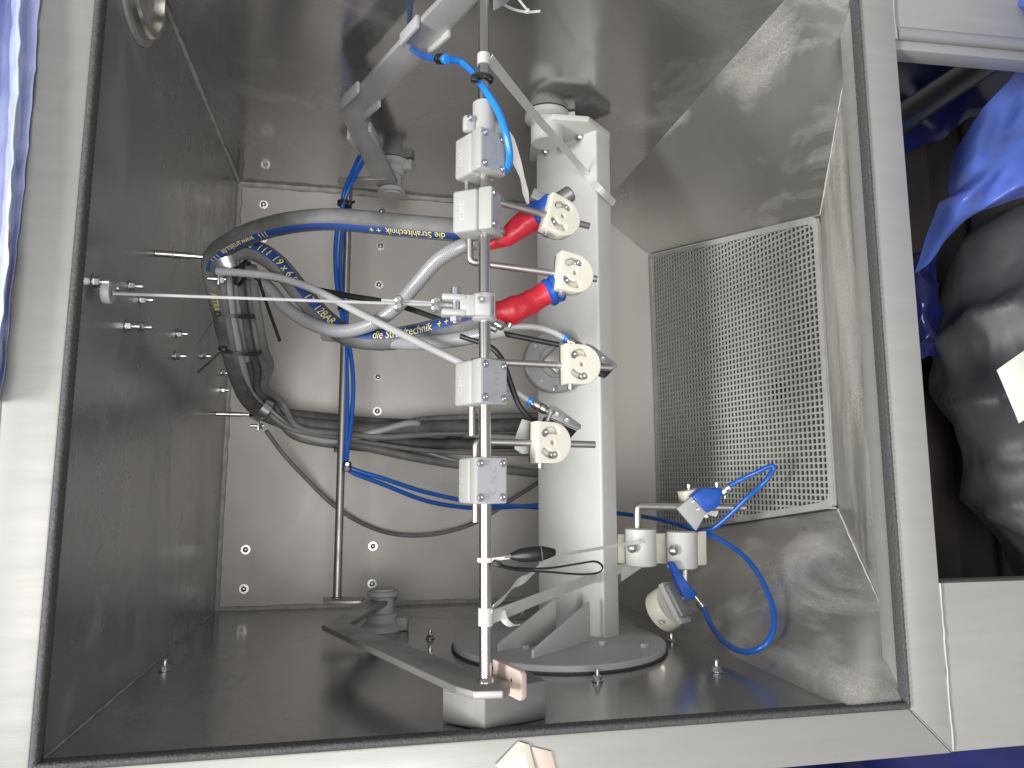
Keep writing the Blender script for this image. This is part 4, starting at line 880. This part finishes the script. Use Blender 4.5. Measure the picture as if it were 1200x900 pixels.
# ------------------------------------------------------------------ stop block at the bar foot
sb = thing('stop_block', (0.47, 0, -0.04), 'grey sheet steel stop block on the side wall under the arm end', 'block')
F0 = Vector((0.458, 0, -0.010)); dA = (Vector((0.413, 0, -0.052))-F0).normalized(); dB = Vector((0.094, 0, -0.036)).normalized()
L_, R_ = F0+dA*0.060, F0+dB*0.086; K_ = L_+dB*0.10
bm = new(); prism(bm, [F0+Y1*.0005, R_+Y1*.0005, K_+Y1*.0005+dB*0.02-dA*0.0, L_+Y1*.0005], Y1*0.044, 0.0015); obj('box_body', bm, 'greybox', sb)
bm = new(); box(bm, F0+dA*0.03-dB*0.0004+Y1*0.036, (0.050, 0.001, 0.0012), cols(dA, Y1, dB)); obj('seam_line', bm, 'engrave', sb)
bp = thing('stop_plate', P(598, 800, 0.0), 'beige fibre stop plate with one hole standing beside the bar foot', 'plate')
pc = P(599, 795, -0.004); dx = (P(617, 803, 0.024)-P(579, 785, -0.030)).normalized(); nx = dx.cross(Y1).normalized()
vs, fs = plate2d([(-0.030, -0.018), (0.020, -0.018), (0.0235, -0.0145), (0.0235, 0.0105), (0.020, 0.014), (-0.030, 0.014)], [[(0.004+0.0022*math.cos(t), 0.0022*math.sin(t)) for t in [2*math.pi*k/14 for k in range(14)]]], 0.008, 0.0008)
bm = new(); put(bm, [pc+dx*v.x+Y1*v.y+nx*v.z for v in vs], fs); obj('plate', bm, 'beige', bp, 40)
bm = new(); cyl(bm, pc+dx*0.004-nx*0.003, pc+dx*0.004+nx*0.0025, 0.0022, 12); obj('plate_screw', bm, 'cable', bp)

# ------------------------------------------------------------------ sensor bracket with two sensors
zs = -0.445
br = thing('sensor_bracket', P(780, 660, zs), 'pale bracket plate with two grey round clamps right of the column', 'bracket')
bm = new(); prism(bm, PL([(724, 626, zs), (828, 624, zs), (828, 661, zs), (724, 660, zs)]), (0, 0, -0.012), 0.002); obj('plate', bm, 'cream', br)
bm = new(); prism(bm, PL([(818, 623, zs+.004), (828, 622, zs+.004), (828.5, 662, zs+.004), (818, 663, zs+.004)]), (0, 0, -0.010), 0.002); obj('end_piece', bm, 'cream', br)
for px, py in ((751, 641), (799, 644)):
    c = P(px, py, zs+0.018); bm = new(); lathe(bm, c-Y1*0.034, Y1, [(0, 0.025), (0.002, 0.028), (0.066, 0.028), (0.068, 0.025)], 36); rc_ = obj('round_clamp', bm, 'paint', br)
    place('clamp_screw', DOME(), P(px-10, py+1, zs+0.043), Z1, rc_)
bm = new(); prism(bm, PL([(728, 655, zs-.02), (757, 662, zs-.02), (728, 682, zs-.02)]), (0, 0, -0.006), 0.001); obj('corner_web', bm, 'paint', br)
def srod(pts, label):
    o = rod(pts, label, 0.0070); o['group'] = 'rods of the sensor bracket'; o.name = 'sensor_rod'; return o
srod([P(747, 640, zs+.018), P(747, 593, zs+.018), P(873, 595, zs+.022)], 'bent steel rod rising from the bracket and running right through the upper sensor')
srod([P(803, 655, zs+.018), P(803, 700, zs+.018)], 'short steel rod hanging from the right round clamp')
# upper sensor
s1 = thing('nozzle_sensor', P(825, 600, -0.47), 'blue sensor on a pale plate above the grate, fed by the folded tube', 'sensor')
zz = -0.41
bm = new(); prism(bm, PL([(801, 576, zz-.02), (822, 572, zz-.02), (846, 590, zz-.02), (840, 606, zz-.02), (806, 596, zz-.02)]), (0, 0, -0.030), 0.002); obj('holder', bm, 'cream', s1)
bm = new(); prism(bm, PL([(794, 596, zz), (811, 582, zz), (828, 601, zz), (816, 622, zz)]), (0, 0, -0.008), 0.001); obj('pale_plate', bm, 'block', s1)
bm = new(); prism(bm, PL([(811, 582, zz+.004), (823, 571.5, zz+.004), (838, 573, zz+.004), (845, 571, zz+.004), (850, 578, zz+.004), (845, 583, zz+.004), (845, 592, zz+.004), (830, 601.5, zz+.004)]), (0, 0, -0.020), 0.003); obj('blue_body', bm, 'blue', s1)
bm = new(); a = P(846, 577, zz-.004); d = (P(862, 566, -0.40)-a).normalized(); lathe(bm, a, d, [(0, 0.0085), (0.008, 0.0085), (0.009, 0.007), (0.013, 0.0085), (0.018, 0.0085), (0.019, 0.006)], 18); obj('fitting', bm, 'zinc', s1)
for q in ((807, 571), (840, 569), (849, 582)): place('sensor_screw', CAPS(), P(*q, zz-.012), Y1, s1)
for q in ((812, 588), (818, 597), (827, 605)): place('plate_screw', SOCK(), P(*q, zz+.0002), Z1, s1)
# lower sensor
s2 = thing('nozzle_sensor', P(790, 715, -0.45), 'round pale sensor holder with a blue lever below the bracket', 'sensor')
zz = -0.41; c = P(787, 709, zz); d = (P(800, 700, zz+0.012)-P(775, 716, zz-0.03)).normalized()
bm = new(); lathe(bm, c-d*0.030, d, [(0, 0.034), (0.003, 0.038), (0.028, 0.038), (0.031, 0.036)], 36); obj('round_holder', bm, 'cream', s2)
bm = new(); aa, bb, _ = basis(d); box(bm, c+d*0.008, (0.030, 0.078, 0.012), cols(aa, bb, d), 0.002); obj('metal_plate', bm, 'bearing', s2)
bm = new(); box(bm, c+d*0.019, (0.034, 0.060, 0.010), cols(aa, bb, d), 0.002); obj('black_plate', bm, 'greyplate', s2)
place('holder_screw', CAPS(), P(776, 728, zz+0.018), (P(772, 732, zz+.03)-P(778, 724, zz)), s2); place('holder_screw', CAPS(), P(802, 725, zz+.012), (0.6, -0.8, 0.2), s2)
bm = new(); prism(bm, PL([(784, 659, zz+.02), (790, 658, zz+.02), (808, 686, zz+.025), (818, 695, zz+.025), (812, 704, zz+.025), (803, 701, zz+.025), (794, 685, zz+.02)]), (0, 0, -0.012), 0.002); obj('blue_lever', bm, 'blue', s2, label='blue plastic lever')
bm = new(); a = P(814, 698, zz+.018); lathe(bm, a, P(826, 714, -0.388)-a, [(0, 0.0065), (0.012, 0.0065), (0.013, 0.0085), (0.022, 0.0085), (0.024, 0.0065), (0.034, 0.0065)], 18); obj('fitting', bm, 'brass', s2)
bm = new(); cyl(bm, P(798, 704, zz+.01), P(809, 691, zz+.022), 0.0035, 10); obj('stem', bm, 'zinc', s2)
# ------------------------------------------------------------------ around the cabinet
def net(rows, nu=10, nv=10):
    cr = [spline(PL(r), nu) for r in rows]; m_ = len(cr[0]); out = []
    colsp = [spline([r[i] for r in cr], nv) for i in range(m_)]
    return [[colsp[i][j] for i in range(m_)] for j in range(len(colsp[0]))]
def film(name, rows, m, label, cat, crumple=0.004, sc=25, th=0.0006, nu=12, nv=12, facet=0.0):
    g = net(rows, nu, nv); bm = new(); vs = []
    for r in g:
        row = []
        for p in r:
            q = p+noise.noise_vector(p*sc)*crumple+noise.noise_vector(p*sc*3.1)*crumple*0.3
            if facet: q = q+Z1*(noise.voronoi(p*sc*0.8)[0][0]*facet)
            row.append(bm.verts.new(q))
        vs.append(row)
    for a, b in zip(vs, vs[1:]):
        for i in range(len(a)-1): bm.faces.new((a[i], a[i+1], b[i+1], b[i]))
    bmesh.ops.recalc_face_normals(bm, faces=bm.faces); bmesh.ops.solidify(bm, geom=list(bm.faces), thickness=th)
    return tag(obj(name, bm, m, angle=75), label, cat)
# pleated film on the left edge
film('plastic_film', [[(-60, -40, -0.02), (-10, -40, 0.02), (8, -40, -0.01), (22, -40, 0.03), (34, -40, 0.004), (48, -40, 0.006)],
                      [(-70, 90, -0.02), (-20, 90, 0.02), (4, 90, -0.01), (20, 90, 0.03), (30, 90, 0.004), (40, 90, 0.006)],
                      [(-80, 200, -0.02), (-30, 200, 0.02), (-2, 200, -0.01), (13, 200, 0.03), (21, 200, 0.004), (29, 200, 0.006)],
                      [(-90, 320, -0.02), (-40, 320, 0.02), (-14, 320, -0.01), (6, 320, 0.03), (12, 320, 0.004), (16, 320, 0.006)],
                      [(-100, 470, -0.02), (-60, 470, 0.02), (-30, 470, -0.01), (-10, 470, 0.03), (-4, 470, 0.004), (0, 470, 0.006)]],
     'filmpale', 'pale blue pleated plastic film hanging along the left frame rail', 'plastic film', 0.003, 40)
# dark boards behind the lower opening
bd = bpy.data.objects.new('board_backdrop', None); COL.objects.link(bd); bd.location = W((1.5, 0.5, -0.36)); ORG[bd.name] = W((1.5, 0.5, -0.36)); bd['kind'] = 'structure'
for i in range(9):
    x = 1.262+i*0.088; bm = new(); box(bm, (x+0.044, 0.55, -0.36-0.004*(i % 3)), (0.0865, 1.6, 0.015), None, 0.0015); obj('board', bm, 'board', bd)
# black pipe and deep blue film in the opening
bm = new(); tube(bm, PL([(1020, 168, -0.16), (1060, 137, -0.18), (1110, 103, -0.20), (1180, 58, -0.22)]), 0.026, 18); tag(obj('black_pipe', bm, 'blackpl', angle=80), 'black pipe slanting across the upper part of the side opening', 'pipe')
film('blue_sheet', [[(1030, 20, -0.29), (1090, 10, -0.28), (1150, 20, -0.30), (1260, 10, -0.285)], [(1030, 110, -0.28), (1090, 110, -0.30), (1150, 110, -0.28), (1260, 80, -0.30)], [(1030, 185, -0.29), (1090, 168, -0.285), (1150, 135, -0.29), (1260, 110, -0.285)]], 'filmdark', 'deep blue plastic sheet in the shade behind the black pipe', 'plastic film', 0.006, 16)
# blue film draped over the bag
film('draped_film', [[(1118, 178, -0.20), (1142, 140, -0.17), (1172, 105, -0.15), (1215, 60, -0.13), (1270, 20, -0.12)],
                     [(1110, 215, -0.17), (1140, 180, -0.11), (1172, 148, -0.12), (1215, 105, -0.08), (1270, 60, -0.08)],
                     [(1112, 235, -0.14), (1146, 205, -0.09), (1178, 180, -0.07), (1220, 150, -0.06), (1270, 120, -0.05)],
                     [(1100, 238, -0.13), (1135, 228, -0.07), (1165, 215, -0.08), (1205, 205, -0.05), (1270, 190, -0.04)],
                     [(1088, 265, -0.15), (1118, 256, -0.10), (1150, 246, -0.09), (1190, 225, -0.07), (1270, 200, -0.06)],
                     [(1072, 320, -0.20), (1090, 305, -0.17), (1125, 260, -0.13), (1185, 236, -0.10), (1270, 215, -0.08)]], 'film',
     'bright blue crumpled plastic film draped over the grey bag', 'plastic film', 0.0028, 18, 0.0006, 14, 12, 0.006)
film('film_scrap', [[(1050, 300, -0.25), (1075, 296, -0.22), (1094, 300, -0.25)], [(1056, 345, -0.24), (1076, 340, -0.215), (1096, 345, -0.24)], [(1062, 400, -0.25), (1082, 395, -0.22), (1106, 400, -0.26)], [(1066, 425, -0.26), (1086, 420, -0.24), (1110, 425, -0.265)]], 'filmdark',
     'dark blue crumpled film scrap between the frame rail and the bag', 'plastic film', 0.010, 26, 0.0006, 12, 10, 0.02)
# grey bag
bm = new(); bmesh.ops.create_icosphere(bm, subdivisions=6, radius=1.0); BCn = P(1238, 475, -0.20)
for v in bm.verts:
    d = v.co.normalized(); h = d.y
    w = 0.185*(1-0.22*max(0, -h)**1.2)*(1+0.10*math.sin(3*h+1)); q = BCn+Vector((d.x*w, d.y*0.37, d.z*0.125))
    rg = lambda k, o_: 1-abs(noise.noise(q*k+Vector((o_, 1.7, 2.3))))*2
    q += d*(0.045*rg(5.0, 0.3)+0.012*rg(11, 5.1)+0.002*rg(30, 9.2)-0.03+noise.noise(q*5)*0.02); v.co = q
bg_ = tag(obj('bin_bag', bm, 'bag', angle=180), 'crumpled dark grey bin bag standing in the side opening', 'bag')
film('paper_sheet', [[(1168, 434, -0.084), (1190, 418, -0.078), (1216, 400, -0.081)], [(1180, 462, -0.081), (1204, 446, -0.074), (1230, 428, -0.078)], [(1194, 496, -0.083), (1218, 480, -0.076), (1246, 462, -0.080)]], 'paper', 'white paper sheet stuck on the dark grey bag', 'paper', 0.001, 12, 0.0004, 6, 6)
# dark film below the frame, lower right
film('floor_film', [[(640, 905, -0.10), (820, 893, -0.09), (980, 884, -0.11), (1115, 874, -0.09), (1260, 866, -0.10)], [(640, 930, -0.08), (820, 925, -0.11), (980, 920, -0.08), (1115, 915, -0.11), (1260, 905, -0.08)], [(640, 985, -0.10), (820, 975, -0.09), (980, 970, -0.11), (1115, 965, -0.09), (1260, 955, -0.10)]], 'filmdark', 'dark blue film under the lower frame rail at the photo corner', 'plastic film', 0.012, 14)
film('hanging_film', [[(1186, -6, -0.02), (1215, -30, 0.02), (1290, -70, 0.10), (1400, -120, 0.22), (1500, -160, 0.40)], [(1190, 4, -0.01), (1220, 0, 0.05), (1300, -20, 0.12), (1420, -40, 0.26), (1540, -60, 0.44)], [(1197, 12, -0.02), (1230, 30, 0.03), (1310, 60, 0.14), (1440, 80, 0.26), (1580, 90, 0.46)], [(1203, 16, -0.03), (1240, 60, 0.05), (1330, 130, 0.14), (1480, 190, 0.30), (1640, 230, 0.50)]],
     'film', 'blue plastic film hanging into the upper right photo corner', 'plastic film', 0.012, 12)
tb = thing('rail_reflection', P(612, 890, 0.002), 'cream and beige reflection in the lower frame rail below the bar foot, built as thin plates', 'reflection')  # reflection in the rail, imitated by two added cream and beige plates
bm = new(); prism(bm, PL([(607, 868, 0.002), (620, 872, 0.002), (628, 905, 0.004), (602, 905, 0.012), (580, 897, 0.004)]), (0, 0, 0.002), 0.0006); obj('cream_reflection', bm, 'cream', tb)
bm = new(); prism(bm, PL([(622, 874, 0.001), (646, 880, 0.001), (652, 905, 0.001), (630, 905, 0.001)]), (0, 0, 0.0015), 0.0005); obj('beige_reflection', bm, 'beige', tb)
